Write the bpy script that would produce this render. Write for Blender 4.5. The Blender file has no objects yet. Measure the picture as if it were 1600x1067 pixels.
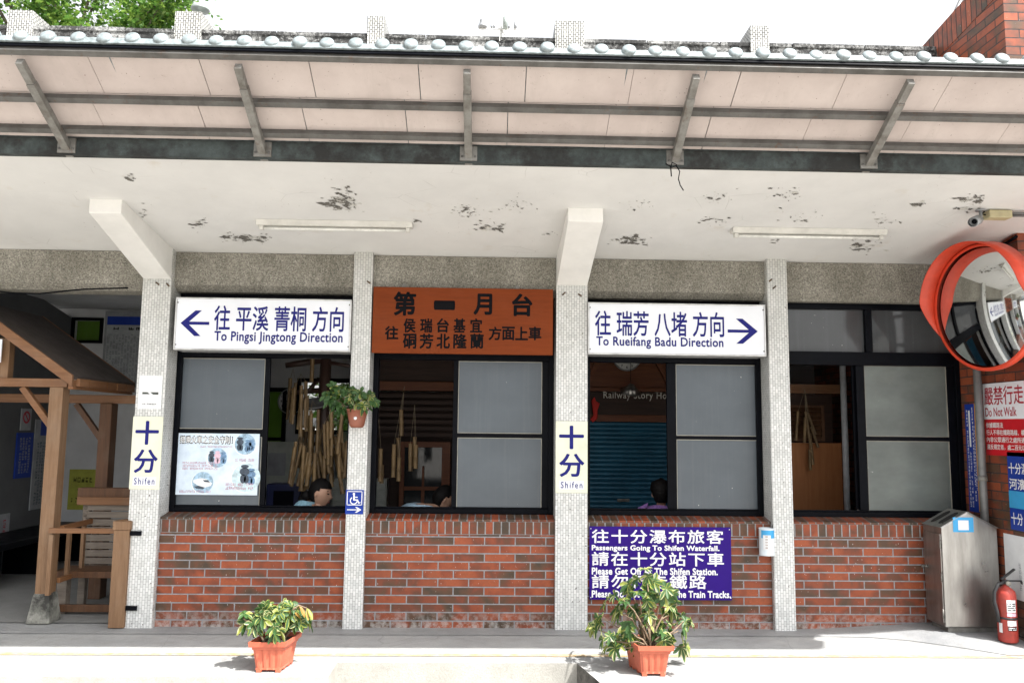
import bpy, bmesh, math, random
from mathutils import Vector, Matrix
random.seed(7)
R = math.radians
SC = bpy.context.scene
COL = SC.collection

# ------------------------------------------------------------------ camera
CAM_LOC = Vector((-.6753, -6.5925, 1.6095))
F_PX, PIT, YAW, ROLL = 1244.23, .108606, .026493, .01086      # focal length in photo pixels (1600 wide)
FW = Vector((math.sin(YAW) * math.cos(PIT), math.cos(YAW) * math.cos(PIT), math.sin(PIT)))
_r = FW.cross(Vector((0, 0, 1))).normalized()
_u = _r.cross(FW)
RT = _r * math.cos(ROLL) + _u * math.sin(ROLL)
UP = -_r * math.sin(ROLL) + _u * math.cos(ROLL)
cd = bpy.data.cameras.new('camera')
cam = bpy.data.objects.new('camera', cd)
COL.objects.link(cam)
cam.matrix_world = Matrix(((RT.x, UP.x, -FW.x, CAM_LOC.x), (RT.y, UP.y, -FW.y, CAM_LOC.y), (RT.z, UP.z, -FW.z, CAM_LOC.z), (0, 0, 0, 1)))
cd.sensor_width = 36
cd.lens = 36 * F_PX / 1600
cd.clip_start = .05
cd.clip_end = 3000
SC.camera = cam

# ------------------------------------------------------------------ light
SUN_DIR = Vector((.55, -.47, 1)).normalized()                  # towards the sun
SUN_EL = math.asin(SUN_DIR.z)
w = bpy.data.worlds.new('World'); SC.world = w; w.use_nodes = True
nt = w.node_tree; nt.nodes.clear()
sky = nt.nodes.new('ShaderNodeTexSky'); sky.sky_type = 'NISHITA'; sky.sun_disc = False
sky.sun_elevation = SUN_EL
sky.sun_rotation = math.atan2(SUN_DIR.x, SUN_DIR.y)
sky.air_density = 1.0; sky.dust_density = 4.0; sky.ozone_density = 1.0
hs = nt.nodes.new('ShaderNodeHueSaturation'); hs.inputs['Saturation'].default_value = .12
bg = nt.nodes.new('ShaderNodeBackground'); bg.inputs['Strength'].default_value = .15
wo = nt.nodes.new('ShaderNodeOutputWorld')
nt.links.new(sky.outputs[0], hs.inputs['Color']); nt.links.new(hs.outputs[0], bg.inputs[0]); nt.links.new(bg.outputs[0], wo.inputs[0])
sl = bpy.data.lights.new('sun', 'SUN'); sl.energy = 3.8; sl.angle = R(.5); sl.color = (1, .975, .94)
so = bpy.data.objects.new('sun', sl); COL.objects.link(so)
so.rotation_euler = SUN_DIR.to_track_quat('Z', 'Y').to_euler()
SC.view_settings.view_transform = 'Standard'; SC.view_settings.look = 'None'
SC.view_settings.gamma = 1; SC.view_settings.use_curve_mapping = False
SC.view_settings.exposure = 1.5
SC.render.engine = 'CYCLES'
SC.cycles.use_denoising = True
SC.cycles.max_bounces = 10; SC.cycles.diffuse_bounces = 7; SC.cycles.glossy_bounces = 4
SC.cycles.caustics_reflective = False; SC.cycles.caustics_refractive = False
SC.cycles.sample_clamp_indirect = 8

# ------------------------------------------------------------------ pixel -> world (photo pixels, on a known plane of the place)
def ray(x, y): return FW * F_PX + RT * (x - 800) - UP * (y - 533.5)
def at(x, y, Y): d = ray(x, y); return CAM_LOC + d * ((Y - CAM_LOC.y) / d.y)
def atX(x, y, X): d = ray(x, y); return CAM_LOC + d * ((X - CAM_LOC.x) / d.x)
def atZ(x, y, Z): d = ray(x, y); return CAM_LOC + d * ((Z - CAM_LOC.z) / d.z)
CZ, CS = 3.065, .15                                            # ceiling height at the pillars and its outward rise
def atC(x, y):
    d = ray(x, y); t = (CZ - CS * CAM_LOC.y - CAM_LOC.z) / (d.z + CS * d.y); return CAM_LOC + d * t
def cz(Y): return CZ - CS * Y

# ------------------------------------------------------------------ materials
def new_mat(name):
    m = bpy.data.materials.new(name); m.use_nodes = True
    return m, m.node_tree, m.node_tree.nodes['Principled BSDF']
class NT:
    def __init__(s, nt): s.nt = nt; s._p = None
    def n(s, t, **k):
        o = s.nt.nodes.new(t)
        for a, b in k.items(): setattr(o, a, b)
        return o
    def l(s, a, b): s.nt.links.new(a, b)
    def pos(s):
        if s._p is None: s._p = s.n('ShaderNodeNewGeometry').outputs['Position']
        return s._p
    def vec(s, a=None, scale=(1, 1, 1)):
        m = s.n('ShaderNodeMapping'); m.inputs['Scale'].default_value = scale
        s.l(a or s.pos(), m.inputs[0]); return m.outputs[0]
    def noise(s, scale, detail=4, rough=.6, vec=None, dist=0):
        o = s.n('ShaderNodeTexNoise'); o.inputs['Scale'].default_value = scale; o.inputs['Detail'].default_value = detail
        o.inputs['Roughness'].default_value = rough; o.inputs['Distortion'].default_value = dist
        s.l(vec or s.pos(), o.inputs['Vector']); return o.outputs[0]
    def ramp(s, fac, stops, interp='LINEAR'):
        o = s.n('ShaderNodeValToRGB'); o.color_ramp.interpolation = interp
        e = o.color_ramp.elements
        while len(e) < len(stops): e.new(.5)
        for q, (p, c) in zip(e, stops):
            q.position = p; q.color = (c, c, c, 1) if isinstance(c, (int, float)) else (*c, 1)
        s.l(fac, o.inputs[0]); return o.outputs[0]
    def mix(s, fac, a, b, mode='MIX'):
        o = s.n('ShaderNodeMix', data_type='RGBA', blend_type=mode)
        for i, v in ((0, fac), (6, a), (7, b)):
            if hasattr(v, 'node'): s.l(v, o.inputs[i])
            elif isinstance(v, (int, float)) and i: o.inputs[i].default_value = (v, v, v, 1)
            else: o.inputs[i].default_value = v if i == 0 else (*v, 1)
        return o.outputs[2]
    def math(s, op, a, b=0):
        o = s.n('ShaderNodeMath', operation=op)
        for i, v in ((0, a), (1, b)):
            if hasattr(v, 'node'): s.l(v, o.inputs[i])
            else: o.inputs[i].default_value = v
        return o.outputs[0]
    def bump(s, h, strength, dist, bsdf):
        o = s.n('ShaderNodeBump'); o.inputs['Strength'].default_value = strength; o.inputs['Distance'].default_value = dist
        s.l(h, o.inputs['Height']); s.l(o.outputs[0], bsdf.inputs['Normal'])
MATS = {}
def mat(name, col, rough=.6, metal=0, var=.12, scale=8, bump=0, bscale=60, col2=None, spec=.5, streak=None, coat=0):
    """a plain surface with a little uneven tone"""
    if name in MATS: return MATS[name]
    m, t, b = new_mat(name); q = NT(t)
    v = q.vec(scale=streak) if streak else None
    n = q.noise(scale, 5, .65, v)
    c2 = col2 or tuple(max(0, c * (1 - var * 2)) for c in col)
    c1 = tuple(min(1, c * (1 + var * .6)) for c in col)
    q.l(q.ramp(n, [(.3, c2), (.62, c1)]), b.inputs['Base Color'])
    rn = q.ramp(q.noise(scale * 2.3, 3), [(.2, max(0, rough - .08)), (.8, min(1, rough + .1))])
    q.l(rn, b.inputs['Roughness']); b.inputs['Metallic'].default_value = metal
    b.inputs['Specular IOR Level'].default_value = spec; b.inputs['Coat Weight'].default_value = coat
    if bump: q.bump(q.noise(bscale, 4), bump, .004, b)
    MATS[name] = m; return m

def uv_brick(q, sx, sz, swap=False, plane='v'):
    p = q.n('ShaderNodeSeparateXYZ'); q.l(q.pos(), p.inputs[0])
    if plane == 'v': u = q.math('ADD', p.outputs[0], p.outputs[1]); v = p.outputs[2]
    else: u, v = p.outputs[0], p.outputs[1]
    u = q.math('ADD', u, sx); v = q.math('ADD', v, sz)
    c = q.n('ShaderNodeCombineXYZ')
    q.l(v if swap else u, c.inputs[0]); q.l(u if swap else v, c.inputs[1]); return c.outputs[0]
def brick_node(q, vec, bw, rh, ms, offset=.5, smooth=.15):
    b = q.n('ShaderNodeTexBrick'); b.offset = offset; b.squash = 1
    for k, v in (('Scale', 1), ('Mortar Size', ms), ('Mortar Smooth', smooth), ('Bias', 0), ('Brick Width', bw), ('Row Height', rh)): b.inputs[k].default_value = v
    b.inputs['Color1'].default_value = (0, 0, 0, 1); b.inputs['Color2'].default_value = (1, 1, 1, 1); b.inputs['Mortar'].default_value = (.5, .5, .5, 1)
    q.l(vec, b.inputs['Vector']); return b
def brick_mat(name, bw=.25, rh=.0665, ms=.0052, swap=False, plane='v', sx=0, sz=0, offset=.5, mortar=(.24, .24, .25), dark=0):
    m, t, b = new_mat(name); q = NT(t)
    vec = uv_brick(q, sx, sz, swap, plane)
    br = brick_node(q, vec, bw, rh, ms, offset)
    va = q.n('ShaderNodeVectorMath', operation='MULTIPLY_ADD'); q.l(br.outputs['Color'], va.inputs[0]); va.inputs[1].default_value = (37, 53, 71); q.l(q.pos(), va.inputs[2])
    burn = q.noise(5.5, 2.5, .5, va.outputs[0], .3)
    f = q.math('ADD', q.math('MULTIPLY', br.outputs['Color'], .55), q.math('MULTIPLY', q.ramp(burn, [(.34, 0), (.6, 1)]), .56))
    f = q.math('SUBTRACT', f, dark)
    c = q.ramp(f, [(.1, (.055, .042, .03)), (.34, (.1, .052, .031)), (.5, (.135, .047, .028)), (.72, (.225, .054, .025)), (.98, (.295, .075, .032))])
    c = q.mix(q.ramp(q.noise(90, 3), [(.4, 0), (.75, .35)]), c, (.1, .045, .03))
    c = q.mix(q.ramp(q.noise(1.6, 6, .75), [(.48, 0), (.75, .35)]), c, (.07, .045, .034))
    c = q.mix(q.ramp(q.noise(150, 1, .4, q.vec(scale=(1, 1, .35))), [(.78, 0), (.8, .9)]), c, (.6, .58, .55))
    # powdery lime bloom and splashes near the ground
    z = q.n('ShaderNodeSeparateXYZ'); q.l(q.pos(), z.inputs[0])
    low = q.ramp(z.outputs[2], [(.0, 1), (.16, 0)])
    bl = q.math('MULTIPLY', low, q.ramp(q.noise(24, 5, .7), [(.42, 0), (.62, .8)]))
    c = q.mix(bl, c, (.4, .38, .36))
    mcol = q.mix(q.noise(30, 3), tuple(v * .55 for v in mortar), tuple(min(1, v * 1.5) for v in mortar))
    c = q.mix(br.outputs['Fac'], c, mcol)
    q.l(c, b.inputs['Base Color']); b.inputs['Specular IOR Level'].default_value = .22
    q.l(q.ramp(br.outputs['Fac'], [(0, .42), (1, .9)]), b.inputs['Roughness'])
    h = q.math('ADD', q.math('SUBTRACT', 1, br.outputs['Fac']), q.math('MULTIPLY', q.noise(120, 3), .18))
    q.bump(h, .8, .006, b)
    return m
def tile_mat(name, ms=.00125, glo=.12, ghi=.24, soot=0):
    m, t, b = new_mat(name); q = NT(t)
    vec = uv_brick(q, .003, 0, True)
    br = brick_node(q, vec, .0405, .0219, ms, .5, .1)
    c = q.ramp(br.outputs['Color'], [(0, (.5, .51, .5)), (.5, (.6, .61, .6)), (1, (.67, .67, .66))])
    c = q.mix(q.ramp(q.noise(3.5, 5, .7), [(.45, 0), (.8, .35)]), c, (.42, .41, .37))
    fl = q.ramp(q.noise(38, 2, .5), [(.69, 0), (.71, 1)])
    c = q.mix(fl, c, (.12, .11, .1))
    zz = q.n('ShaderNodeSeparateXYZ'); q.l(q.pos(), zz.inputs[0])
    c = q.mix(q.math('MULTIPLY', q.ramp(q.math('MULTIPLY', zz.outputs[2], .3), [(.55, 0), (.92, .75)]), q.ramp(q.noise(9, 5, .7, q.vec(scale=(1, 1, .3))), [(.3, .4), (.7, 1)])), c, (.4, .39, .34))
    if soot: c = q.mix(q.ramp(q.noise(7, 6, .8), [(.4, 0), (.65, soot)]), c, (.06, .06, .055))
    grout = q.ramp(q.noise(6, 4), [(.3, glo), (.7, ghi)])
    c = q.mix(br.outputs['Fac'], c, grout)
    q.l(c, b.inputs['Base Color'])
    q.l(q.ramp(br.outputs['Fac'], [(0, .3), (1, .9)]), b.inputs['Roughness'])
    q.bump(q.math('SUBTRACT', 1, br.outputs['Fac']), .6, .003, b)
    return m
def pebble_mat(name):
    m, t, b = new_mat(name); q = NT(t)
    v = q.n('ShaderNodeTexVoronoi'); v.inputs['Scale'].default_value = 120; q.l(q.pos(), v.inputs['Vector'])
    c = q.ramp(v.outputs['Color'], [(.05, (.14, .135, .118)), (.4, (.26, .247, .215)), (.8, (.38, .36, .315)), (1, (.52, .5, .45))])
    s = q.ramp(q.noise(2.2, 5, .7, q.vec(scale=(1, 1, .5))), [(.3, (.5, .49, .45)), (.7, (1, 1, .98))])
    c = q.mix(1.0, c, s, 'MULTIPLY')
    q.l(c, b.inputs['Base Color']); b.inputs['Roughness'].default_value = .9
    q.bump(v.outputs['Distance'], .7, .006, b)
    return m
def ceiling_mat(name):
    m, t, b = new_mat(name); q = NT(t)
    c = q.ramp(q.noise(1.3, 5, .65), [(.3, (.58, .575, .56)), (.7, (.68, .675, .655))])
    v = q.n('ShaderNodeTexVoronoi', feature='DISTANCE_TO_EDGE'); v.inputs['Scale'].default_value = 3.2
    q.l(q.mix(.06, q.pos(), q.n('ShaderNodeTexNoise').outputs[1]), v.inputs['Vector'])
    cr = q.math('MULTIPLY', q.ramp(v.outputs['Distance'], [(.0, 1), (.006, 0)]), q.ramp(q.noise(2.4, 2), [(.55, 0), (.66, .55)]))
    c = q.mix(cr, c, (.3, .29, .27))
    spk = q.math('MULTIPLY', q.ramp(q.noise(55, 3), [(.70, 0), (.72, 1)]), q.ramp(q.noise(1.8, 3), [(.55, 0), (.62, 1)]))
    c = q.mix(spk, c, (.17, .155, .13))
    # thin rusty drips
    c = q.mix(q.math('MULTIPLY', q.ramp(q.noise(4, 4, .7), [(.62, 0), (.8, .45)]), 1), c, (.5, .44, .34))
    q.l(c, b.inputs['Base Color']); b.inputs['Roughness'].default_value = .75
    q.bump(q.noise(14, 4), .15, .01, b)
    return m
def moss_mat(name, wet=(.014, .018, .018), pale=(.075, .095, .092), rust=(.06, .04, .028)):
    m, t, b = new_mat(name); q = NT(t)
    c = q.ramp(q.noise(5, 8, .72), [(.32, wet), (.52, tuple((a + p) / 2 for a, p in zip(wet, pale))), (.72, pale)])
    c = q.mix(q.ramp(q.noise(2.7, 6, .75), [(.44, 0), (.6, .9)]), c, (.012, .011, .01))
    c = q.mix(q.ramp(q.noise(11, 5, .8), [(.62, 0), (.75, .6)]), c, rust)
    q.l(c, b.inputs['Base Color']); b.inputs['Roughness'].default_value = .85
    q.bump(q.noise(40, 6), .5, .006, b)
    return m
def parapet_mat(name):
    m, t, b = new_mat(name); q = NT(t)
    n = q.math('ADD', q.math('MULTIPLY', q.noise(38, 8, .85), .6), q.math('MULTIPLY', q.noise(3, 4, .7), .4))
    c = q.ramp(n, [(.42, (.006, .006, .006)), (.5, (.03, .03, .029)), (.54, (.17, .17, .165)), (.62, (.36, .36, .35))])
    q.l(c, b.inputs['Base Color']); b.inputs['Roughness'].default_value = .9
    q.bump(q.noise(45, 5), .5, .008, b)
    return m
def concrete_mat(name, lo, hi, crack=True, stain=(.2, .19, .17), grit=False):
    m, t, b = new_mat(name); q = NT(t)
    c = q.ramp(q.noise(1.7, 8, .72), [(.3, lo), (.7, hi)])
    c = q.mix(q.ramp(q.noise(9, 6, .75), [(.5, 0), (.78, .5)]), c, stain)
    c = q.mix(q.ramp(q.noise(160, 3), [(.35, .35), (.6, 0)]), c, tuple(v * .6 for v in lo))
    if crack:
        v = q.n('ShaderNodeTexVoronoi', feature='DISTANCE_TO_EDGE'); v.inputs['Scale'].default_value = 1.1
        wob = q.n('ShaderNodeTexNoise'); wob.inputs['Scale'].default_value = 3; wob.inputs['Detail'].default_value = 6; q.l(q.pos(), wob.inputs['Vector'])
        q.l(q.mix(.12, q.pos(), wob.outputs[1]), v.inputs['Vector'])
        c = q.mix(q.ramp(v.outputs['Distance'], [(0, .3), (.004, 0)]), c, (.12, .115, .11))
    if grit:                                                    # wear, grit and dark spots towards the platform edge
        sp = q.n('ShaderNodeSeparateXYZ'); q.l(q.pos(), sp.inputs[0])
        near = q.ramp(q.math('ADD', q.math('MULTIPLY', sp.outputs[1], -1), q.math('MULTIPLY', q.noise(2.2, 4), .35)), [(1.14, 0), (1.45, .55)])
        c = q.mix(q.math('MULTIPLY', near, q.ramp(q.noise(26, 7, .8), [(.47, 0), (.6, .9)])), c, (.1, .095, .08))
        c = q.mix(q.ramp(q.noise(48, 4, .8, q.vec(scale=(.35, 1.4, 1))), [(.66, 0), (.74, .5)]), c, (.16, .155, .145))
        c = q.mix(q.ramp(q.noise(1.2, 5, .7, q.vec(scale=(.4, 1.6, 1))), [(.52, 0), (.8, .4)]), c, (.2, .195, .18))
    q.l(c, b.inputs['Base Color']); b.inputs['Roughness'].default_value = .88
    q.bump(q.math('ADD', q.noise(60, 6), q.math('MULTIPLY', q.noise(7, 3), 1.5)), .35, .008, b)
    return m
def wood_mat(name, lo, hi, axis=2, rough=.6, worn=.2, spec=.3):
    m, t, b = new_mat(name); q = NT(t); b.inputs['Specular IOR Level'].default_value = spec
    s = [16, 16, 16]; s[axis] = 1.1
    n = q.noise(2.0, 7, .7, q.vec(scale=s), .6)
    fine = q.noise(9, 5, .7, q.vec(scale=s))
    c = q.ramp(q.math('ADD', q.math('MULTIPLY', n, .65), q.math('MULTIPLY', fine, .35)), [(.34, lo), (.5, tuple((a + c) / 2 for a, c in zip(lo, hi))), (.66, hi)])
    c = q.mix(q.ramp(q.noise(3, 6, .7), [(.5, 0), (.75, worn)]), c, (.27, .22, .17))
    q.l(c, b.inputs['Base Color']); b.inputs['Roughness'].default_value = rough
    q.bump(fine, .3, .003, b)
    return m
def glass_mat(name, col, rough=.2, trans=.35, emit=None, var=.1):
    """frosted pane: diffuse body that lets some light through, glossy face"""
    m, t, b = new_mat(name); q = NT(t)
    n = q.noise(1.6, 4, .6, q.vec(scale=(1, 1, 1.6)))
    dust = q.ramp(q.noise(70, 4, .7), [(.66, 0), (.74, .5)])
    c = q.ramp(n, [(.3, tuple(v * (1 - var) for v in col)), (.7, tuple(v * (1 + var) for v in col))])
    c = q.mix(q.math('MULTIPLY', dust, .3), c, (.4, .42, .42))
    c = q.mix(q.ramp(q.noise(2, 6, .75, q.vec(scale=(14, 14, .5))), [(.5, 0), (.85, .13)]), c, (.3, .32, .33))
    spot = q.math('MULTIPLY', q.ramp(q.noise(75, 1, .4, q.vec(scale=(1, 1, .55))), [(.79, 0), (.8, 1)]), q.ramp(q.noise(6, 2), [(.54, 0), (.6, 1)])); c = q.mix(spot, c, (.7, .7, .7))
    q.l(c, b.inputs['Base Color'])
    b.inputs['Roughness'].default_value = rough; b.inputs['Specular IOR Level'].default_value = .5
    tr = q.n('ShaderNodeBsdfTranslucent'); q.l(c, tr.inputs[0])
    mx = q.n('ShaderNodeMixShader'); mx.inputs[0].default_value = trans
    out = t.nodes['Material Output']
    q.l(b.outputs[0], mx.inputs[1]); q.l(tr.outputs[0], mx.inputs[2]); q.l(mx.outputs[0], out.inputs[0])
    q.bump(q.noise(300, 2), .06, .001, b)
    return m
def leaf_mat(name, lo, hi, trans=.35, scale=30, rough=.42):
    m, t, b = new_mat(name); q = NT(t)
    c = q.ramp(q.noise(scale, 3), [(.3, lo), (.7, hi)])
    q.l(c, b.inputs['Base Color']); b.inputs['Roughness'].default_value = rough; b.inputs['Specular IOR Level'].default_value = .4
    tr = q.n('ShaderNodeBsdfTranslucent'); q.l(c, tr.inputs[0])
    mx = q.n('ShaderNodeMixShader'); mx.inputs[0].default_value = trans
    q.l(b.outputs[0], mx.inputs[1]); q.l(tr.outputs[0], mx.inputs[2]); q.l(mx.outputs[0], t.nodes['Material Output'].inputs[0])
    return m

M = {}
M['brick'] = brick_mat('facing_brick', sx=.03, sz=.005)
M['soldier'] = brick_mat('soldier_brick', bw=.0655, rh=.108, ms=.0055, offset=0, sz=-.745, mortar=(.24, .24, .24), dark=.12)
M['sill'] = brick_mat('sill_brick', bw=.0655, rh=.4, ms=.005, plane='h', offset=0, mortar=(.16, .16, .16), dark=.1)
M['wing_brick'] = brick_mat('wing_brick', bw=.25, rh=.072, ms=.0048, mortar=(.05, .045, .045), dark=.02)
M['wing_soldier'] = brick_mat('wing_soldier', bw=.072, rh=.5, ms=.005, offset=0, sz=0, mortar=(.04, .035, .035))
M['tile'] = tile_mat('mosaic_tile')
M['tile_old'] = tile_mat('sooty_mosaic_tile', .0036, .03, .07, .45)
M['pebble'] = pebble_mat('pebble_dash')
M['ceiling'] = ceiling_mat('peeling_white_paint')
M['fascia'] = moss_mat('mossy_fascia')
M['parapet'] = parapet_mat('mouldy_parapet')
M['platform'] = concrete_mat('platform_concrete', (.26, .265, .265), (.385, .385, .375), grit=True)
M['edge'] = concrete_mat('platform_edge', (.27, .26, .235), (.42, .41, .375), False, grit=True)
M['trackbed'] = concrete_mat('trackbed_gravel', (.3, .29, .27), (.42, .4, .37), False)
M['apron'] = concrete_mat('rough_concrete', (.19, .195, .2), (.34, .34, .335), False)
M['floor'] = concrete_mat('indoor_floor', (.17, .17, .165), (.26, .26, .25), False)
M['plaster'] = mat('white_plaster', (.56, .57, .58), .8, var=.08, scale=2)
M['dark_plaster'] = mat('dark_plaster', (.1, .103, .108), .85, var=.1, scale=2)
M['white_paint'] = mat('white_paint', (.74, .73, .7), .6, var=.05, scale=3)
M['lamp_white'] = mat('aged_white_enamel', (.55, .54, .5), .5, var=.1, scale=6)
M['soffit'] = mat('pinkish_board', (.5, .435, .405), .8, var=.07, scale=2.2, col2=(.43, .365, .34))
_m = M['soffit']; _q = NT(_m.node_tree); _b = _m.node_tree.nodes['Principled BSDF']; _l = _b.inputs['Base Color'].links[0].from_socket
_c = _q.mix(_q.ramp(_q.noise(18, 6, .8), [(.6, 0), (.72, .5)]), _l, (.3, .24, .2)); _c = _q.mix(_q.ramp(_q.noise(1.1, 6, .75, _q.vec(scale=(3, .6, .6))), [(.52, 0), (.72, .45)]), _c, (.36, .31, .28))
_c = _q.mix(_q.ramp(_q.noise(70, 2, .5), [(.72, 0), (.75, .8)]), _c, (.14, .1, .08)); _q.l(_c, _b.inputs['Base Color'])
M['steel'] = mat('weathered_steel', (.115, .112, .105), .55, .3, var=.2, scale=7, col2=(.07, .066, .06), bump=.2)
M['steel_light'] = mat('galvanised_steel', (.2, .195, .18), .55, .3, var=.2, scale=12, col2=(.11, .1, .085))
for _k in ('steel_light', 'steel'):
    _m = M[_k]; _q = NT(_m.node_tree); _b = _m.node_tree.nodes['Principled BSDF']; _l = _b.inputs['Base Color'].links[0].from_socket
    _c = _q.mix(_q.ramp(_q.noise(13, 6, .8), [(.58, 0), (.68, .75)]), _l, (.11, .06, .035)); _q.l(_c, _b.inputs['Base Color'])
M['tilecap'] = mat('glazed_blue_tile', (.22, .255, .265), .4, var=.1, scale=34, col2=(.11, .13, .13))
M['black'] = mat('black_aluminium', (.003, .0035, .0055), .4, 0, var=.2, scale=6, spec=.06)
M['gasket'] = mat('pale_gasket', (.3, .29, .25), .6)
M['pane'] = glass_mat('frosted_grey_pane', (.115, .135, .155), .22, .25)
M['pane_lit'] = glass_mat('frosted_backlit_pane', (.27, .3, .285), .16, .55, var=.25)  # paler pane: light from things behind it is put into the colour
M['pane_clear'] = glass_mat('wavy_transom_pane', (.09, .095, .1), .06, .3)
M['signwhite'] = mat('sign_white', (.72, .74, .78), .35, var=.03, scale=2)
M['signframe'] = mat('sign_aluminium', (.55, .55, .54), .4, .5, var=.15, scale=12)
M['navy'] = mat('navy_lettering', (.018, .02, .16), .6, var=.05, spec=.1)
M['ink'] = mat('black_ink', (.006, .006, .007), .7, spec=.05)
M['white'] = mat('white_lettering', (.8, .8, .8), .5, var=.02)
M['rust_board'] = wood_mat('rust_red_board', (.135, .029, .008), (.19, .04, .01), 0, .75, .03, .12)
M['cream'] = mat('cream_plate', (.68, .69, .55), .4, var=.06, scale=5)
M['purple'] = mat('purple_enamel', (.026, .006, .17), .45, var=.06, scale=3, spec=.12)
M['red'] = mat('red_enamel', (.5, .012, .02), .35, var=.06, scale=3, spec=.2)
M['redtext'] = mat('red_lettering', (.38, .01, .03), .5)
M['blue'] = mat('blue_enamel', (.012, .04, .28), .35, var=.06, scale=3, spec=.2)
M['skyblue'] = mat('sky_blue_enamel', (.04, .32, .62), .35, var=.05)
M['yellow'] = mat('yellow_enamel', (.62, .3, .03), .4, var=.06)
M['paper'] = mat('white_paper', (.72, .73, .74), .7, var=.04)
M['paleblue'] = mat('pale_blue_print', (.45, .6, .75), .6, var=.15, scale=25)
M['palepink'] = mat('pale_pink_print', (.72, .5, .6), .6, var=.12, scale=30)
M['midblue'] = mat('mid_blue_print', (.14, .25, .4), .6, var=.3, scale=40)
M['slate'] = mat('slate_print', (.05, .07, .1), .6, var=.2, scale=40)
M['wood'] = wood_mat('honey_timber', (.135, .072, .036), (.235, .14, .078), 2, .55)
M['wood_x'] = wood_mat('honey_timber_beam', (.125, .055, .024), (.22, .11, .052), 0, .55)
M['wood_y'] = wood_mat('timber_lengthwise', (.14, .06, .025), (.26, .12, .05), 1, .55)
M['wood_dark'] = wood_mat('dark_timber', (.06, .028, .014), (.13, .06, .028), 2, .55)
M['grey_wood'] = wood_mat('grey_weathered_wood', (.11, .09, .075), (.24, .205, .17), 0, .75)
M['roofing'] = mat('brown_roof_felt', (.055, .043, .038), .8, var=.15, scale=5, bump=.2)
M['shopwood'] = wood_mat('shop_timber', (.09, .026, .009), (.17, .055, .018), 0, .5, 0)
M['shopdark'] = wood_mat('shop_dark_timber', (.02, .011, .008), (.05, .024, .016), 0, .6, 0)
M['plywood'] = wood_mat('plywood_panel', (.3, .115, .04), (.4, .165, .065), 2, .5, 0)
M['shutter'] = mat('teal_shutter', (.02, .115, .19), .4, .2, var=.12, scale=4)
M['terracotta'] = mat('terracotta_plastic', (.45, .11, .06), .45, var=.12, scale=8, col2=(.38, .085, .045))
M['pot_brown'] = mat('brown_pot', (.25, .085, .05), .5, var=.1)
M['soil'] = mat('potting_soil', (.05, .035, .025), .95, bump=1, bscale=80)
M['stem'] = mat('woody_stem', (.2, .14, .09), .8, var=.2, scale=40)
M['leaf'] = leaf_mat('green_leaf', (.03, .075, .022), (.065, .14, .04))
M['leaf2'] = leaf_mat('yellow_green_leaf', (.2, .24, .045), (.33, .36, .08))
M['leaf3'] = leaf_mat('pale_variegation', (.36, .38, .17), (.46, .46, .24))
M['leaf_brown'] = leaf_mat('dry_leaf', (.25, .14, .03), (.4, .24, .06))
M['tree_leaf'] = leaf_mat('tree_leaf', (.04, .11, .018), (.11, .22, .035), .45)
M['tree_leaf2'] = leaf_mat('tree_leaf_bright', (.1, .2, .03), (.22, .32, .06), .5)
M['bark'] = mat('tree_bark', (.1, .08, .06), .9, var=.25, scale=20, bump=.5)
M['stainless'] = mat('brushed_stainless', (.42, .41, .39), .33, .95, var=.16, scale=3, col2=(.27, .26, .245), streak=(3, 3, .5))
M['hole'] = mat('dark_opening', (.01, .01, .01), .9)
M['extred'] = mat('extinguisher_red', (.36, .04, .028), .5, var=.2, scale=20, col2=(.25, .035, .026))
M['rubber'] = mat('black_rubber', (.02, .02, .022), .6)
M['mirror_red'] = mat('orange_red_plastic', (.62, .06, .025), .4, var=.08, scale=8)
mm, _t, _b = new_mat('convex_mirror_glass'); _b.inputs['Metallic'].default_value = 1; _b.inputs['Roughness'].default_value = .03; _b.inputs['Base Color'].default_value = (.78, .8, .8, 1)
NT(_t).l(NT(_t).ramp(NT(_t).noise(6, 5), [(.3, .02), (.8, .07)]), _b.inputs['Roughness']); M['mirror'] = mm
M['beige'] = mat('beige_plastic', (.42, .37, .22), .6)
M['camgrey'] = mat('camera_grey', (.3, .31, .32), .4, .3)
M['tube'] = mat('fluorescent_tube', (.72, .72, .68), .3)
M['bamboo'] = mat('bamboo_cane', (.215, .14, .062), .55, var=.3, scale=9, col2=(.07, .043, .022), streak=(1, 1, .4))
M['cord'] = mat('twine', (.25, .2, .13), .9)
M['pole_brown'] = mat('brown_pole', (.045, .022, .016), .5)
M['skin'] = mat('skin', (.5, .29, .2), .5, var=.05)
M['hair'] = mat('black_hair', (.006, .005, .005), .65, var=.3, scale=60, spec=.15)
M['shirt_blue'] = mat('pale_blue_shirt', (.28, .5, .62), .8, var=.1, scale=12)
M['shirt_check'] = mat('washed_blue_shirt', (.3, .42, .52), .8, var=.15, scale=16)
M['shirt_purple'] = mat('purple_floral_blouse', (.3, .15, .42), .8, var=.35, scale=45, col2=(.12, .07, .22))
M['trousers'] = mat('dark_trousers', (.03, .03, .04), .9)
M['green_pane'] = glass_mat('green_frosted_pane', (.13, .19, .06), .5, .85)
M['olive'] = mat('olive_poster', (.34, .35, .05), .7, var=.1, scale=10)
M['cabinet'] = mat('pale_cabinet', (.4, .42, .38), .5)
M['mint'] = mat('mint_board', (.2, .33, .23), .6)
M['deepblue'] = mat('deep_blue_plastic', (.015, .02, .07), .4)
M['clockface'] = mat('clock_face', (.6, .6, .58), .5)
M['pole_grey'] = mat('grey_pipe', (.17, .17, .17), .5, .3, var=.15)
M['pale_pipe'] = mat('white_pipe', (.55, .57, .6), .45)
M['utility'] = mat('utility_concrete', (.5, .5, .48), .8)
M['vent'] = mat('vent_metal', (.3, .34, .32), .5, .3)

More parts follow.
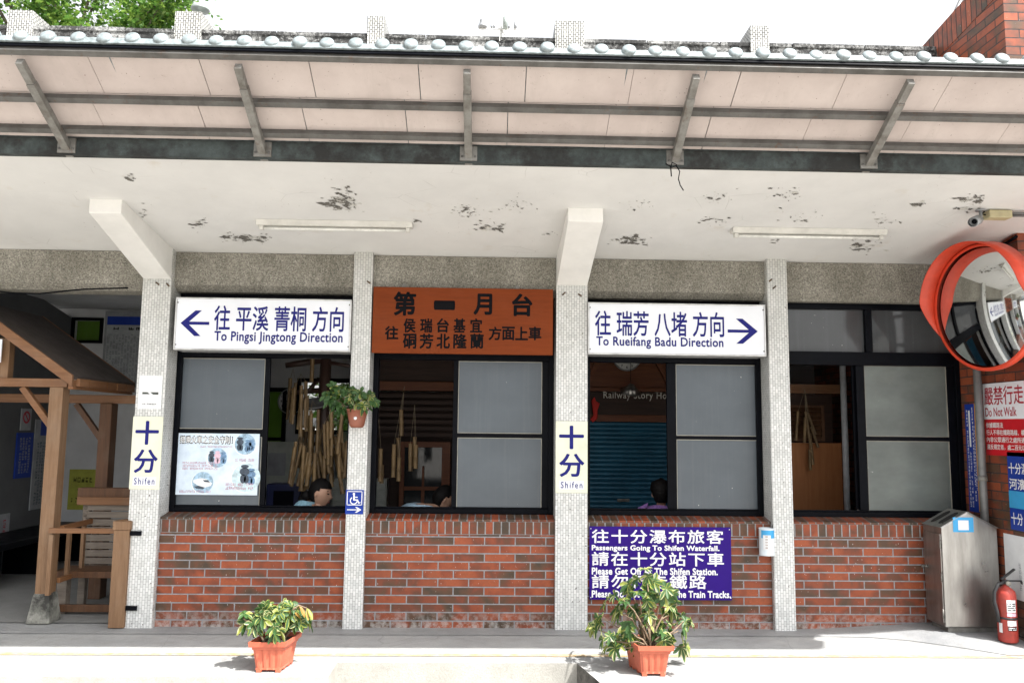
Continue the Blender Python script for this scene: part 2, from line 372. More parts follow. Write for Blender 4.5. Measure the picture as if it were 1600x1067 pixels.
# ------------------------------------------------------------------ mesh building
class MB:
    def __init__(s): s.v = []; s.f = []; s.m = []; s.sm = []
    def add(s, vs, fs, mi=0, smooth=False):
        o = len(s.v); s.v += [Vector(p) for p in vs]
        for f in fs: s.f.append([i + o for i in f]); s.m.append(mi); s.sm.append(smooth)
        return s
    def box(s, x0, x1, y0, y1, z0, z1, mi=0):
        x0, x1 = sorted((x0, x1)); y0, y1 = sorted((y0, y1)); z0, z1 = sorted((z0, z1))
        return s.add([(x0, y0, z0), (x1, y0, z0), (x1, y1, z0), (x0, y1, z0), (x0, y0, z1), (x1, y0, z1), (x1, y1, z1), (x0, y1, z1)],
                     [(0, 3, 2, 1), (4, 5, 6, 7), (0, 1, 5, 4), (1, 2, 6, 5), (2, 3, 7, 6), (3, 0, 4, 7)], mi)
    def bar(s, a, b, wx, wy, up=(0, 0, 1), mi=0):
        """rectangular bar from a to b; wx across, wy along 'up'"""
        a = Vector(a); b = Vector(b); d = (b - a).normalized(); up = Vector(up)
        x = d.cross(up)
        if x.length < 1e-5: x = d.cross(Vector((0, 1, 0)))
        x.normalize(); y = x.cross(d)
        vs = []
        for p in (a, b):
            for (i, j) in ((-1, -1), (1, -1), (1, 1), (-1, 1)): vs.append(p + x * (i * wx / 2) + y * (j * wy / 2))
        return s.add(vs, [(0, 1, 2, 3), (7, 6, 5, 4), (0, 4, 5, 1), (1, 5, 6, 2), (2, 6, 7, 3), (3, 7, 4, 0)], mi)
    def tube(s, pts, r, seg=10, mi=0, caps=True):
        pts = [Vector(p) for p in pts]; rs = r if isinstance(r, (list, tuple)) else [r] * len(pts)
        n = len(pts); vs = []; prev = None
        for i, p in enumerate(pts):
            d = (pts[min(i + 1, n - 1)] - pts[max(i - 1, 0)]).normalized()
            if prev is None:
                x = d.cross(Vector((0, 0, 1)))
                if x.length < .05: x = d.cross(Vector((0, 1, 0)))
            else: x = prev - d * prev.dot(d)
            x.normalize(); prev = x; y = d.cross(x)
            for k in range(seg):
                a = 2 * math.pi * k / seg; vs.append(p + (x * math.cos(a) + y * math.sin(a)) * rs[i])
        fs = [(i * seg + k, i * seg + (k + 1) % seg, (i + 1) * seg + (k + 1) % seg, (i + 1) * seg + k) for i in range(n - 1) for k in range(seg)]
        s.add(vs, fs, mi, True)
        if caps:
            o = len(s.v) - n * seg
            s.f += [[o + k for k in range(seg)][::-1], [o + (n - 1) * seg + k for k in range(seg)]]; s.m += [mi, mi]; s.sm += [False, False]
        return s
    def lathe(s, prof, c, axis=(0, 0, 1), seg=24, mi=0, a0=0, a1=None, smooth=True):
        """prof = [(radius, height along axis)]"""
        c = Vector(c); ax = Vector(axis).normalized()
        x = ax.cross(Vector((0, 0, 1)))
        if x.length < .05: x = Vector((1, 0, 0))
        x.normalize(); y = ax.cross(x); full = a1 is None; n = seg if full else seg + 1
        vs = [c + ax * h + (x * math.cos(a0 + (2 * math.pi if full else a1 - a0) * k / seg) + y * math.sin(a0 + (2 * math.pi if full else a1 - a0) * k / seg)) * r for r, h in prof for k in range(n)]
        fs = []
        for i in range(len(prof) - 1):
            for k in range(seg): fs.append((i * n + k, i * n + (k + 1) % n, (i + 1) * n + (k + 1) % n, (i + 1) * n + k))
        return s.add(vs, fs, mi, smooth)
    def prism(s, poly, ext, mi=0):
        """closed polygon (3D points) pushed along ext"""
        n = len(poly); e = Vector(ext); p = [Vector(q) for q in poly]
        s.add(p + [q + e for q in p], [list(range(n))[::-1], list(range(n, 2 * n))] + [(i, (i + 1) % n, n + (i + 1) % n, n + i) for i in range(n)], mi); return s
    def build(s, name, m, parent=None, bevel=0, recalc=True, smooth=None):
        me = bpy.data.meshes.new(name)
        o = bpy.data.objects.new(name, me); COL.objects.link(o)
        off = Vector((0, 0, 0))
        if parent is not None:
            o.parent = parent; off = ROOT.get(parent.name, Vector((0, 0, 0)))
        ROOT[o.name] = off
        me.from_pydata([p - off for p in s.v], [], s.f)
        for mt in (m if isinstance(m, (list, tuple)) else [m]): me.materials.append(M[mt] if isinstance(mt, str) else mt)
        me.polygons.foreach_set('material_index', s.m)
        me.polygons.foreach_set('use_smooth', s.sm if smooth is None else [smooth] * len(s.f))
        me.update()
        if recalc:
            bm = bmesh.new(); bm.from_mesh(me); bmesh.ops.recalc_face_normals(bm, faces=bm.faces); bm.to_mesh(me); bm.free()
        if bevel:
            bv = o.modifiers.new('bevel', 'BEVEL'); bv.width = bevel; bv.segments = 2; bv.limit_method = 'ANGLE'; bv.angle_limit = R(40)
        return o
ROOT = {}
def tag(o, label, cat, group=None):
    o['label'] = label; o['category'] = cat
    if group: o['group'] = group
    return o
def thing(name, loc, label, cat, group=None):
    o = bpy.data.objects.new(name, None); COL.objects.link(o); o.location = loc; o.empty_display_size = .1
    ROOT[o.name] = Vector(loc); return tag(o, label, cat, group)
def box(name, parent, m, x0, x1, y0, y1, z0, z1, bevel=0): return MB().box(x0, x1, y0, y1, z0, z1).build(name, m, parent, bevel)
def struct(o, kind='structure'): o['kind'] = kind; return o

# flat artwork frames: (origin, right, up, normal, width, height)
def frY(x0, y0, x1, y1, Y):
    a, b, c, d = at(x0, y1, Y), at(x1, y1, Y), at(x1, y0, Y), at(x0, y0, Y)
    xl = (a.x + d.x) / 2; xr = (b.x + c.x) / 2; zb = (a.z + b.z) / 2; zt = (c.z + d.z) / 2
    return (Vector((xl, Y, zb)), Vector((1, 0, 0)), Vector((0, 0, 1)), Vector((0, -1, 0)), xr - xl, zt - zb)
def frX(ya, yb, z0, z1, X):                                     # on a wall facing -x: reads from ya (far) to yb (near)
    return (Vector((X, ya, z0)), Vector((0, -1, 0)), Vector((0, 0, 1)), Vector((-1, 0, 0)), ya - yb, z1 - z0)
def sub(fr, u0, v0, u1, v1, lift=0):                            # part of a frame in 0..1, v from the top
    o, r, u, n, w_, h = fr
    return (o + r * (u0 * w_) + u * ((1 - v1) * h) + n * lift, r, u, n, (u1 - u0) * w_, (v1 - v0) * h)
def P2(fr, s, t, lift=0): return fr[0] + fr[1] * s + fr[2] * t + fr[3] * lift
def plate(mb, fr, th=.006, mi=0, lift=0):
    o, r, u, n, w_, h = fr
    f = o + n * lift
    return mb.prism([f, f + r * w_, f + r * w_ + u * h, f + u * h], n * th, mi)
def flat(mb, fr, pts, lift=.002, mi=0):
    mb.add([P2(fr, s * fr[4], t * fr[5], lift) for s, t in pts], [list(range(len(pts)))], mi); return mb
def disc(mb, fr, cu, cv, r, lift=.002, mi=0, ry=None, n=28):
    mb.add([P2(fr, cu + r * math.cos(2 * math.pi * k / n), cv + (ry or r) * math.sin(2 * math.pi * k / n), lift) for k in range(n)], [list(range(n))], mi); return mb
def ring(mb, fr, cu, cv, r0, r1, lift=.002, mi=0, n=32, a0=0, a1=2 * math.pi):
    vs = []
    for k in range(n + 1):
        a = a0 + (a1 - a0) * k / n
        for rr in (r0, r1): vs.append(P2(fr, cu + rr * math.cos(a), cv + rr * math.sin(a), lift))
    return mb.add(vs, [(2 * k, 2 * k + 1, 2 * k + 3, 2 * k + 2) for k in range(n)], mi)
_fc = bpy.data.curves.new('lettering_source', 'FONT'); _fo = bpy.data.objects.new('lettering_source', _fc); COL.objects.link(_fo)
def glyphs(body, weight=0, spacing=1):
    _fc.body = body; _fc.space_character = spacing; _fc.resolution_u = 3
    dg = bpy.context.evaluated_depsgraph_get(); dg.update()
    ev = _fo.evaluated_get(dg); me = ev.to_mesh()
    vs = [(v.co.x, v.co.y) for v in me.vertices]; fs = [list(p.vertices) for p in me.polygons]
    ev.to_mesh_clear(); return vs, fs
def text(body, fr, m, parent, weight=0, spacing=1, lift=.002, name='lettering', into=None, keep=False, mi=0):
    vs, fs = glyphs(body, weight, spacing)
    if not vs: return None
    x0 = min(v[0] for v in vs); x1 = max(v[0] for v in vs); y0 = min(v[1] for v in vs); y1 = max(v[1] for v in vs)
    sx = fr[4] / (x1 - x0); sy = fr[5] / max(1e-6, y1 - y0); ox = oy = 0
    if keep:
        s = min(sx, sy); ox = (fr[4] - s * (x1 - x0)) / 2; oy = (fr[5] - s * (y1 - y0)) / 2; sx = sy = s
    mb = into or MB()
    n = 0 if weight < .006 else (5 if weight < .02 else 8)
    for k in range(n + 1):                                      # heavier strokes: the glyph laid over itself, each layer a hair higher
        a = 2 * math.pi * k / max(1, n); dx, dy = (0, 0) if k == n else (weight * math.cos(a), weight * math.sin(a))
        mb.add([P2(fr, ox + (v[0] + dx - x0) * sx, oy + (v[1] + dy - y0) * sy, lift + k * .00012) for v in vs], fs, mi)
    if into is None: return mb.build(name, m, parent, recalc=False)
def marks(mb, fr, rows, cols, lift=.002, mi=0, fill=.75, seed=1, gaps=.08):
    """rows of unreadably small print: tiny strokes"""
    rnd = random.Random(seed); cw = fr[4] / cols; ch = fr[5] / rows
    for i in range(rows):
        for j in range(cols):
            if rnd.random() < gaps: continue
            s0 = j * cw + cw * (1 - fill) / 2; t0 = fr[5] - (i + 1) * ch + ch * (1 - fill) / 2; a = cw * fill; b = ch * fill; k = .16
            def q(u0, v0, u1, v1): mb.add([P2(fr, s0 + a * u, t0 + b * v, lift) for u, v in ((u0, v0), (u1, v0), (u1, v1), (u0, v1))], [(0, 1, 2, 3)], mi)
            for t in rnd.sample((0, .22, .44, .66, .84), rnd.randint(2, 3)): q(rnd.choice((0, .1)), t, rnd.choice((.9, 1)), t + k)
            for u in rnd.sample((.05, .4, .78), rnd.randint(1, 2)): q(u, 0, u + k, 1)
    return mb
def copy_tree(o, parent=None):
    c = o.copy(); COL.objects.link(c)
    if parent is not None: c.parent = parent; c.matrix_parent_inverse = o.matrix_parent_inverse.copy()
    for ch in list(o.children): copy_tree(ch, c)
    return c

# ================================================================== THE SETTING
YF, YP = -1.6, .3                                              # fascia line, parapet line
WX = 3.4                                                       # wing wall plane
# ground sheet and platform
g = MB(); g.add([(-700, -700, -.5), (700, -700, -.5), (700, 700, -.5), (-700, 700, -.5)], [(0, 1, 2, 3)])
struct(g.build('ground', 'trackbed'))
PE = [(-12, -1.21), (-1.70, -1.21), (-1.70, -.885), (-.05, -.885), (.05, -1.30), (12, -1.30), (12, 5.2), (-12, 5.2)]
pl = MB()
pl.add([(x, y, 0) for x, y in PE], [list(range(8))], 0)
pl.add([(x, y, 0) for x, y in PE] + [(x, y, -.499) for x, y in PE], [(i, (i + 1) % 8, 8 + (i + 1) % 8, 8 + i) for i in range(8)], 1)
pl.m[4] = 2  # notch side wall: dirty concrete, with its shade also put into the colour
struct(pl.build('platform', ['platform', 'edge', moss_mat('dirty_shaded_edge', (.05, .048, .044), (.2, .19, .175), (.12, .1, .08))]))
st = MB(); st.prism([(-1.7, -.886, -.42), (-.05, -.886, -.42), (.05, -1.3, -.42), (-1.7, -1.3, -.42)], (0, 0, .17))
struct(st.build('platform_step', 'edge'))
# worn yellow line
ym, _t, _b = new_mat('worn_yellow_line'); q = NT(_t)
q.l(q.mix(q.ramp(q.noise(14, 6, .75), [(.4, 0), (.6, .8)]), (.3, .29, .27), (.46, .3, .09)), _b.inputs['Base Color']); _b.inputs['Roughness'].default_value = .8
struct(MB().add([(-9, -.735, .004), (9, -.735, .004), (9, -.675, .004), (-9, -.675, .004)], [(0, 1, 2, 3)]).build('painted_line', ym))
# rough concrete that rises a little towards the wing
ap = MB(); NX, NY = 36, 8; rnd = random.Random(3)
for i in range(NX + 1):
    for j in range(NY + 1):
        x = -6 + (WX + 6) * i / NX; k_ = max(0, min(1, (x - 2.2) / .9)) ** 2; y = -.16 - .5 * k_ + (.30 + .5 * k_) * j / NY
        rise = max(0, min(1, (x - 1.95) / .9)); e = max(0, min(1, j / NY)); e2 = min(1, e * 3)
        ap.v.append(Vector((x, y, .004 + (.006 * rnd.random() + .006) * e2 * (.4 + rise) + .045 * rise * e2)))
for i in range(NX):
    for j in range(NY):
        a = i * (NY + 1) + j; ap.f.append([a, a + NY + 1, a + NY + 2, a + 1]); ap.m.append(0); ap.sm.append(True)
struct(ap.build('concrete_apron', 'apron'))
struct(MB().add([(-9, .15, .012), (3.35, .15, .012), (3.35, 5.1, .012), (-9, 5.1, .012)], [(0, 1, 2, 3)]).build('indoor_floor', 'floor'))

# ================================================================== STATION BUILDING
PIL = [('L', -3.45, .236), ('P', -1.752, .157), ('C', 0.0, .264), ('R', 1.742, .172)]
bld = thing('station_building', (0, .15, 0), 'low white-tiled station building with red brick window bays and peeling white eaves ceiling', 'building')
for k, x, w_ in PIL:
    MB().box(x - w_ / 2, x + w_ / 2, 0, .42, 0, cz(0) + .01).build('pillar', 'tile', bld, .004)
BX = [(-3.332, -1.8305), (-1.6735, -.132), (.132, 1.656), (1.828, WX)]
for x0, x1 in BX:
    b = MB().box(x0 + .001, x1 - .001, .05, .32, 0, .745); bp = b.build('brick_wall', 'brick', bld)
    MB().box(x0 + .001, x1 - .001, .046, .32, .746, .85).build('soldier_course', 'soldier', bp)
    s_ = MB().prism([(x0 + .001, .044, .851), (x0 + .001, .32, .851), (x0 + .001, .32, .90), (x0 + .001, .20, .892), (x0 + .001, .044, .866)], (x1 - x0 - .002, 0, 0))
    s_.build('brick_sill', 'sill', bp)
# lintel beams between the pillars
for x0, x1 in [(-8, -3.568)] + BX:
    m_ = MB().prism([(x0 + .001, .06, 2.775), (x0 + .001, .06, cz(.06) - .004), (x0 + .001, .34, cz(.34) - .004), (x0 + .001, .34, 2.725), (x0 + .001, .12, 2.725)], (x1 - x0 - .002, 0, 0))
    m_.build('lintel_beam', 'pebble', bld)
# eaves slab with its painted underside
zt = 3.40
ea = MB(); ea.prism([(-8, YF, cz(YF)), (-8, .55, cz(.55)), (-8, .55, zt), (-8, YF, zt)], (16, 0, 0))
ceil = ea.build('eaves_ceiling', 'ceiling', bld)
fs_ = MB(); fs_.box(-8, 8, YF - .06, YF - .001, cz(YF) - .012, 3.40)
fs_.build('eaves_fascia', 'fascia', bld)
# corbels
for k, x, w_ in (PIL[0], PIL[2]):
    w2 = w_ / 2 - .003
    MB().prism([(x - w2, -.001, 2.808), (x - w2, -.95, 3.108), (x - w2, -.95, cz(-.95) + .004), (x - w2, -.001, cz(0) + .004)], (2 * w2, 0, 0)).build('corbel', 'white_paint', bld, .006)
for px, py, ang in ((246, 443, -35), (262, 445, -50), (576, 441, -35), (881, 459, 40), (906, 461, -30), (1210, 449, 40), (1204, 438, 40)):
    p = at(px, py, -.006); d_ = Vector((math.cos(R(ang)), 0, math.sin(R(ang)))); MB().bar(p - d_ * .017, p + d_ * .017, .011, .01, (0, 1, 0)).build('rusty_clip', mat('rusty_iron', (.09, .055, .03), .9, var=.3, scale=40), bld)
# peeled paint: flakes hanging off the ceiling, laid out where the photo shows them
def blob(mb, c, a, b, rot, rnd, n=30, m=0, dz=-.003):
    vs = []
    for k in range(n):
        t = 2 * math.pi * k / n; rr = .35 + .5 * rnd.random() + .45 * abs(math.sin(t * 2.5 + a * 900)) 
        u, v = a * rr * math.cos(t), b * rr * math.sin(t)
        x = c.x + u * math.cos(rot) - v * math.sin(rot); y = c.y + u * math.sin(rot) + v * math.cos(rot)
        vs.append((x, y, cz(y) + dz - .002 * rnd.random()))
    mb.add(vs, [list(range(n))], m)
M['bare'] = mat('bare_grey_render', (.13, .122, .108), .95, var=.35, scale=30, col2=(.06, .056, .05))
M['flake'] = mat('curling_paint', (.55, .54, .5), .8, var=.2, scale=30)
pf = MB(); rnd = random.Random(11)
for (px, py, n, sx_, sy_, big) in [(535, 318, 16, 26, 12, 12), (390, 372, 18, 38, 6, 11), (770, 355, 9, 22, 6, 9), (985, 375, 12, 28, 5, 9), (1350, 382, 10, 24, 13, 9), (1437, 318, 3, 8, 4, 8), (1210, 375, 2, 10, 4, 8),
                                   (200, 278, 3, 8, 5, 10), (540, 300, 5, 16, 8, 7), (1225, 300, 8, 28, 10, 6), (1120, 310, 7, 22, 10, 5), (1110, 345, 6, 26, 6, 7), (730, 330, 12, 28, 14, 5), (310, 350, 4, 10, 8, 6), (1520, 310, 6, 22, 6, 8), (1510, 325, 4, 20, 5, 9),
                                   (650, 345, 2, 4, 3, 8), (800, 320, 8, 24, 10, 4), (1000, 320, 6, 25, 8, 4), (1250, 340, 8, 36, 12, 4), (320, 345, 3, 6, 8, 5), (225, 330, 3, 8, 14, 4), (580, 355, 4, 30, 6, 4), (1380, 345, 6, 24, 10, 5), (880, 365, 4, 30, 5, 4), (1330, 372, 3, 8, 4, 6)]:
    for _ in range(int(n * 4)):
        c = atC(px + rnd.gauss(0, sx_ * .55), py + rnd.gauss(0, sy_ * .55)); s = big * (.1 + .5 * rnd.random() ** 3.5) / 215
        if c.y > -.02: continue
        dk = rnd.random()
        blob(pf, c, s * (.9 + 1.6 * rnd.random()), s * (.4 + .9 * rnd.random()), rnd.gauss(.3, .5), rnd, m=0 if dk < .8 else 1)
pf.build('peeled_paint', ['bare', 'flake'], ceil, recalc=False)['kind'] = 'stuff'
# main wall above the eaves, parapet and tile stubs
MB().box(-8, 3.395, YP, YP + .14, 3.401, 5.10).build('parapet', 'parapet', bld)
cp = MB()
for i in range(17):
    x0 = -8 + i * .67
    if x0 + .662 < 3.39: cp.box(x0, x0 + .662, YP - .012, YP + .155, 5.101, 5.135 + .008 * rnd.random())
cp.build('parapet_coping', 'parapet', bld, .005)
for k, x, w_ in PIL:
    MB().box(x - w_ / 2 + (.02 if k == 'L' else 0), x + w_ / 2 + (.02 if k == 'L' else 0), YP - .03, YP + .42, 5.0, 5.295).build('parapet_pier', 'tile_old', bld, .004)
MB().box(-5.02, -4.80, YP - .03, YP + .42, 5.0, 5.27).build('parapet_pier', 'tile_old', bld, .004)

# windows -------------------------------------------------------------
FY0, FY1 = .20, .29
def pane_rect(px):                                              # pixel box -> x0,x1,z0,z1 on the sash plane
    a = frY(*px, .235); return a[0].x, a[0].x + a[4], a[0].z, a[0].z + a[5]
def window(i, sash_px, transom, panes_px, pm='pane', tp=('pane_clear', 'pane_clear')):
    x0, x1 = BX[i]; z0, z1 = .893, 2.724; zr0, zr1 = 2.185, 2.30
    f = MB()
    t = .045
    f.box(x0 + .002, x0 + t, FY0, FY1, z0, z1); f.box(x1 - t, x1 - .002, FY0, FY1, z0, z1)
    f.box(x0 + t, x1 - t, FY0, FY1, z0, z0 + .04); f.box(x0 + t, x1 - t, FY0, FY1, z1 - .05, z1)
    f.box(x0 + t, x1 - t, FY0 - .004, FY1, zr0, zr1)
    f.box(x0 + t, x1 - t, FY0 + .03, FY0 + .045, z0 + .04, z0 + .055)   # sliding track
    xm = (x0 + x1) / 2
    f.box(xm - .03, xm + .03, FY0 + .003, FY1, zr1, z1 - .05)
    wn = f.build('window', 'black', bld, .004)
    for a, b, mm_ in ((x0 + t, xm - .03, tp[0]), (xm + .03, x1 - t, tp[1])):
        box('transom_pane', wn, mm_, a, b, .245, .251, zr1, z1 - .05)
    g_ = MB()
    def gk(a0, a1, c0, c1, y):
        w2 = .006
        g_.box(a0, a1, y - .004, y + .002, c0 - w2, c0); g_.box(a0, a1, y - .004, y + .002, c1, c1 + w2)
        g_.box(a0 - w2, a0, y - .004, y + .002, c0 - w2, c1 + w2); g_.box(a1, a1 + w2, y - .004, y + .002, c0 - w2, c1 + w2)
    # sash
    sx0, sx1 = at(sash_px[0], 690, .235).x, at(sash_px[1], 690, .235).x
    rs = [pane_rect(p) for p in panes_px]
    s = MB(); px0 = min(r[0] for r in rs); px1 = max(r[1] for r in rs)
    s.box(sx0, px0 - .006, .222, .252, z0 + .056, zr0 - .002); s.box(px1 + .006, sx1, .222, .252, z0 + .056, zr0 - .002)
    lo = min(r[2] for r in rs); hi = max(r[3] for r in rs); m0 = sorted(r[2] for r in rs)[1]; m1 = sorted(r[3] for r in rs)[0]
    s.box(px0 - .006, px1 + .006, .224, .250, z0 + .056, lo - .006); s.box(px0 - .006, px1 + .006, .224, .250, hi + .006, zr0 - .002)
    s.box(px0 - .006, px1 + .006, .224, .250, m1 + .006, m0 - .006)
    s.build('sash', 'black', wn, .003)
    for r in rs:
        box('pane', wn, pm, px0, px1, .235, .241, r[2], r[3]); gk(px0, px1, r[2], r[3], .232)
    g_.build('gasket', 'gasket', wn)
    return wn, sx0, sx1, rs
W0 = window(0, (262, 418), None, [(287, 561, 412, 669), (273, 683, 404, 797)])
W1 = window(1, (707, 862), None, [(717, 566, 845, 676), (715, 685, 845, 797)])
W2 = window(2, (1042, 1198), None, [(1057, 571, 1184, 680), (1061, 688, 1188, 800)])
W3 = window(3, (1340, 1494), None, [(1352, 573, 1474, 681), (1358, 690, 1484, 799)], 'pane_lit')
# inner sashes slid open behind the outer ones
for wn, x0, x1 in ((W0[0], -3.26, -2.60), (W1[0], -.93, -.24), (W2[0], .90, 1.60), (W3[0], 2.475, 3.31)):
    s = MB()
    s.box(x0, x0 + .04, .262, .285, .95, 2.183); s.box(x1 - .04, x1, .262, .285, .95, 2.183)
    s.box(x0 + .04, x1 - .04, .264, .283, .95, .99); s.box(x0 + .04, x1 - .04, .264, .283, 2.14, 2.183); s.box(x0 + .04, x1 - .04, .264, .283, 1.53, 1.57)
    s.build('inner_sash', 'black', wn, .003)
    box('inner_pane', wn, 'pane', x0 + .04, x1 - .04, .271, .276, .99, 1.53); box('inner_pane', wn, 'pane', x0 + .04, x1 - .04, .271, .276, 1.57, 2.14)

# rooms behind the windows ----------------------------------------------
BY = 3.3
box('partition_wall', bld, 'plaster', -3.56, -3.46, .43, BY, .012, 3.05)
# office back wall with a frosted window and an open window
ga = frY(414, 612, 441, 702, BY); gb = frY(470, 598, 580, 672, BY)
bw = MB(); xs = [-3.46, ga[0].x, ga[0].x + ga[4], gb[0].x, gb[0].x + gb[4], 3.395]
bw.box(xs[0], xs[1], BY, BY + .12, .012, 3.05); bw.box(xs[2], xs[3], BY, BY + .12, .012, 3.05); bw.box(xs[4], xs[5], BY, BY + .12, .012, 3.05)
bw.box(xs[1], xs[2], BY, BY + .12, .012, ga[0].z); bw.box(xs[1], xs[2], BY, BY + .12, ga[0].z + ga[5], 3.05)
bw.box(xs[3], xs[4], BY, BY + .12, .012, gb[0].z); bw.box(xs[3], xs[4], BY, BY + .12, gb[0].z + gb[5], 3.05)
bw.build('back_wall', 'plaster', bld)
def rear_window(fr, pm, mid=None):
    o, w_, h = fr[0], fr[4], fr[5]; t = .05
    f = MB(); f.box(o.x - t, o.x, BY - .03, BY - .001, o.z - t, o.z + h + t); f.box(o.x + w_, o.x + w_ + t, BY - .03, BY - .001, o.z - t, o.z + h + t)
    f.box(o.x, o.x + w_, BY - .03, BY - .001, o.z - t, o.z); f.box(o.x, o.x + w_, BY - .03, BY - .001, o.z + h, o.z + h + t)
    for k in (mid or []): f.box(o.x, o.x + w_, BY + .01, BY + .04, o.z + h * k - .02, o.z + h * k + .02)
    wn = f.build('rear_window', 'black', bld)
    if pm: box('rear_pane', wn, pm, o.x, o.x + w_, BY + .05, BY + .056, o.z, o.z + h)
rear_window(ga, 'green_pane', [.18])
rear_window(gb, None, [.45])
# waiting room
WB = 3.5
gw = frY(117, 501, 157, 532, WB)
ww = MB(); o_ = gw[0]
ww.box(-8, o_.x, WB, WB + .12, .012, 3.05); ww.box(o_.x + gw[4], -3.57, WB, WB + .12, .012, 3.05)
ww.box(o_.x, o_.x + gw[4], WB, WB + .12, .012, o_.z); ww.box(o_.x, o_.x + gw[4], WB, WB + .12, o_.z + gw[5], 3.05)
ww.build('waiting_room_wall', 'plaster', bld)
f = MB(); t = .035
for a in ((o_.x - t, o_.x, o_.z - t, o_.z + gw[5] + t), (o_.x + gw[4], o_.x + gw[4] + t, o_.z - t, o_.z + gw[5] + t), (o_.x, o_.x + gw[4], o_.z - t, o_.z), (o_.x, o_.x + gw[4], o_.z + gw[5], o_.z + gw[5] + t)):
    f.box(a[0], a[1], WB - .03, WB - .001, a[2], a[3])
wn = f.build('rear_window', 'black', bld); box('rear_pane', wn, 'green_pane', o_.x, o_.x + gw[4], WB + .05, WB + .056, o_.z, o_.z + gw[5])
# dark side wall of the waiting room with sloping top
sp = [atX(112, 497, -5.95), atX(40, 452, -5.95)]
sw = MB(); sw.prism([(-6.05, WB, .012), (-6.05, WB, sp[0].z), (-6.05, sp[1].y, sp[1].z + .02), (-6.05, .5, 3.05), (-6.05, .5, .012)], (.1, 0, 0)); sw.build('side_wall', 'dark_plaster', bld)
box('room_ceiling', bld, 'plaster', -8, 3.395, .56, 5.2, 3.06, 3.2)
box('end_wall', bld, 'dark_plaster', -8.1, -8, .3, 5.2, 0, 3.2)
box('roof_slab', bld, 'parapet', -8.1, 3.395, .56, 5.2, 3.401, 3.5)

# ================================================================== BRICK WING
wing = thing('brick_building', (5, 2, 0), 'tall dark red brick wing at right with a sloping parapet, rising above the canopy', 'building')
ztp = lambda y: 5.30 - .13 * (y - .3)
WF = -.64
wb = MB(); wb.prism([(WX, WF, 0), (WX, 5, 0), (WX, 5, ztp(5) - .27), (WX, WF, ztp(WF) - .27)], (5, 0, 0)); wb.build('wall', 'wing_brick', wing)
ws = MB(); ws.prism([(WX - .004, WF - .004, ztp(WF) - .268), (WX - .004, 5, ztp(5) - .268), (WX - .004, 5, ztp(5)), (WX - .004, WF - .004, ztp(WF))], (5, 0, 0)); ws.build('soldier_coping', 'wing_soldier', wing)

# ================================================================== CANOPY
can = thing('canopy', (0, YF, 3.4), 'grey steel canopy with pinkish board lining and blue-white glazed tile edge', 'canopy')
E0 = Vector((0, -1.665, 3.40)); E1 = Vector((0, -2.235, 3.715)); ed = (E1 - E0); EL = ed.length; ed.normalize(); en = Vector((0, ed.z, -ed.y)) * -1
if en.z > 0: en = -en                                            # en points down and out
CX0, CX1 = -7.5, 3.84
def cpt(x, t, d): v = E0 + ed * t + en * d; return Vector((x, v.y, v.z))
def cbox(mb, x0, x1, t0, t1, d0, d1, mi=0):
    c = [cpt(x0, t0, d0), cpt(x0, t1, d0), cpt(x0, t1, d1), cpt(x0, t0, d1)]
    mb.prism(c, (x1 - x0, 0, 0), mi); return mb
rs_ = cbox(MB(), CX0, CX1, -.04, EL + .02, -.05, -.022); rs_.build('backing_sheet', 'tilecap', can)  # unseen backing added to keep sun from leaking through the board gaps
pb = MB(); rnd = random.Random(5)
x = CX0
while x < CX1 - .1:
    wd = .628; x2 = min(x + wd, CX1); tm = EL * .5 + .01
    dx = rnd.uniform(-.002, .002)
    cbox(pb, x + .002 + dx, x2 - .002, 0, tm - .002, -.02, -.012 + rnd.uniform(0, .002)); cbox(pb, x + .002 + dx + .1, x2 - .002 + .1, tm + .002, EL + .01, -.02, -.012 + rnd.uniform(0, .002)); x = x2
pb.build('lining_boards', 'soffit', can)
for t0 in (.055, .29, EL - .035):
    mb = cbox(MB(), CX0, CX1, t0, t0 + .038, -.011, .03); mb.build('purlin', 'steel', can, .002)
RX = [-4.82, -3.52]
rp = [(103, 245), (410, 245), (732, 250), (1055, 262), (1358, 268)]
RX = [at(px, py - 6, YF - .07).x for px, py in rp]
RX = [RX[0] - 1.3] + RX + [RX[-1] + 1.28]
for x in RX:
    mb = cbox(MB(), x - .024, x + .024, -.095, EL - .2, .031, .078); cbox(mb, x - .021, x + .021, EL - .199, EL - .055, .031, .074)
    rf = mb.build('rafter', 'steel_light', can, .003)
    MB().box(x - .055, x + .055, YF - .072, YF - .061, 3.30, 3.395).build('bracket_plate', 'steel_light', rf)
    bt = MB()
    for dx in (-.042, .042):
        bt.lathe([(0, 0), (.007, 0), (.007, .008), (0, .008)], (x + dx, YF - .072, 3.325), (0, -1, 0), 8)
    bt.build('bolt', 'steel', rf)
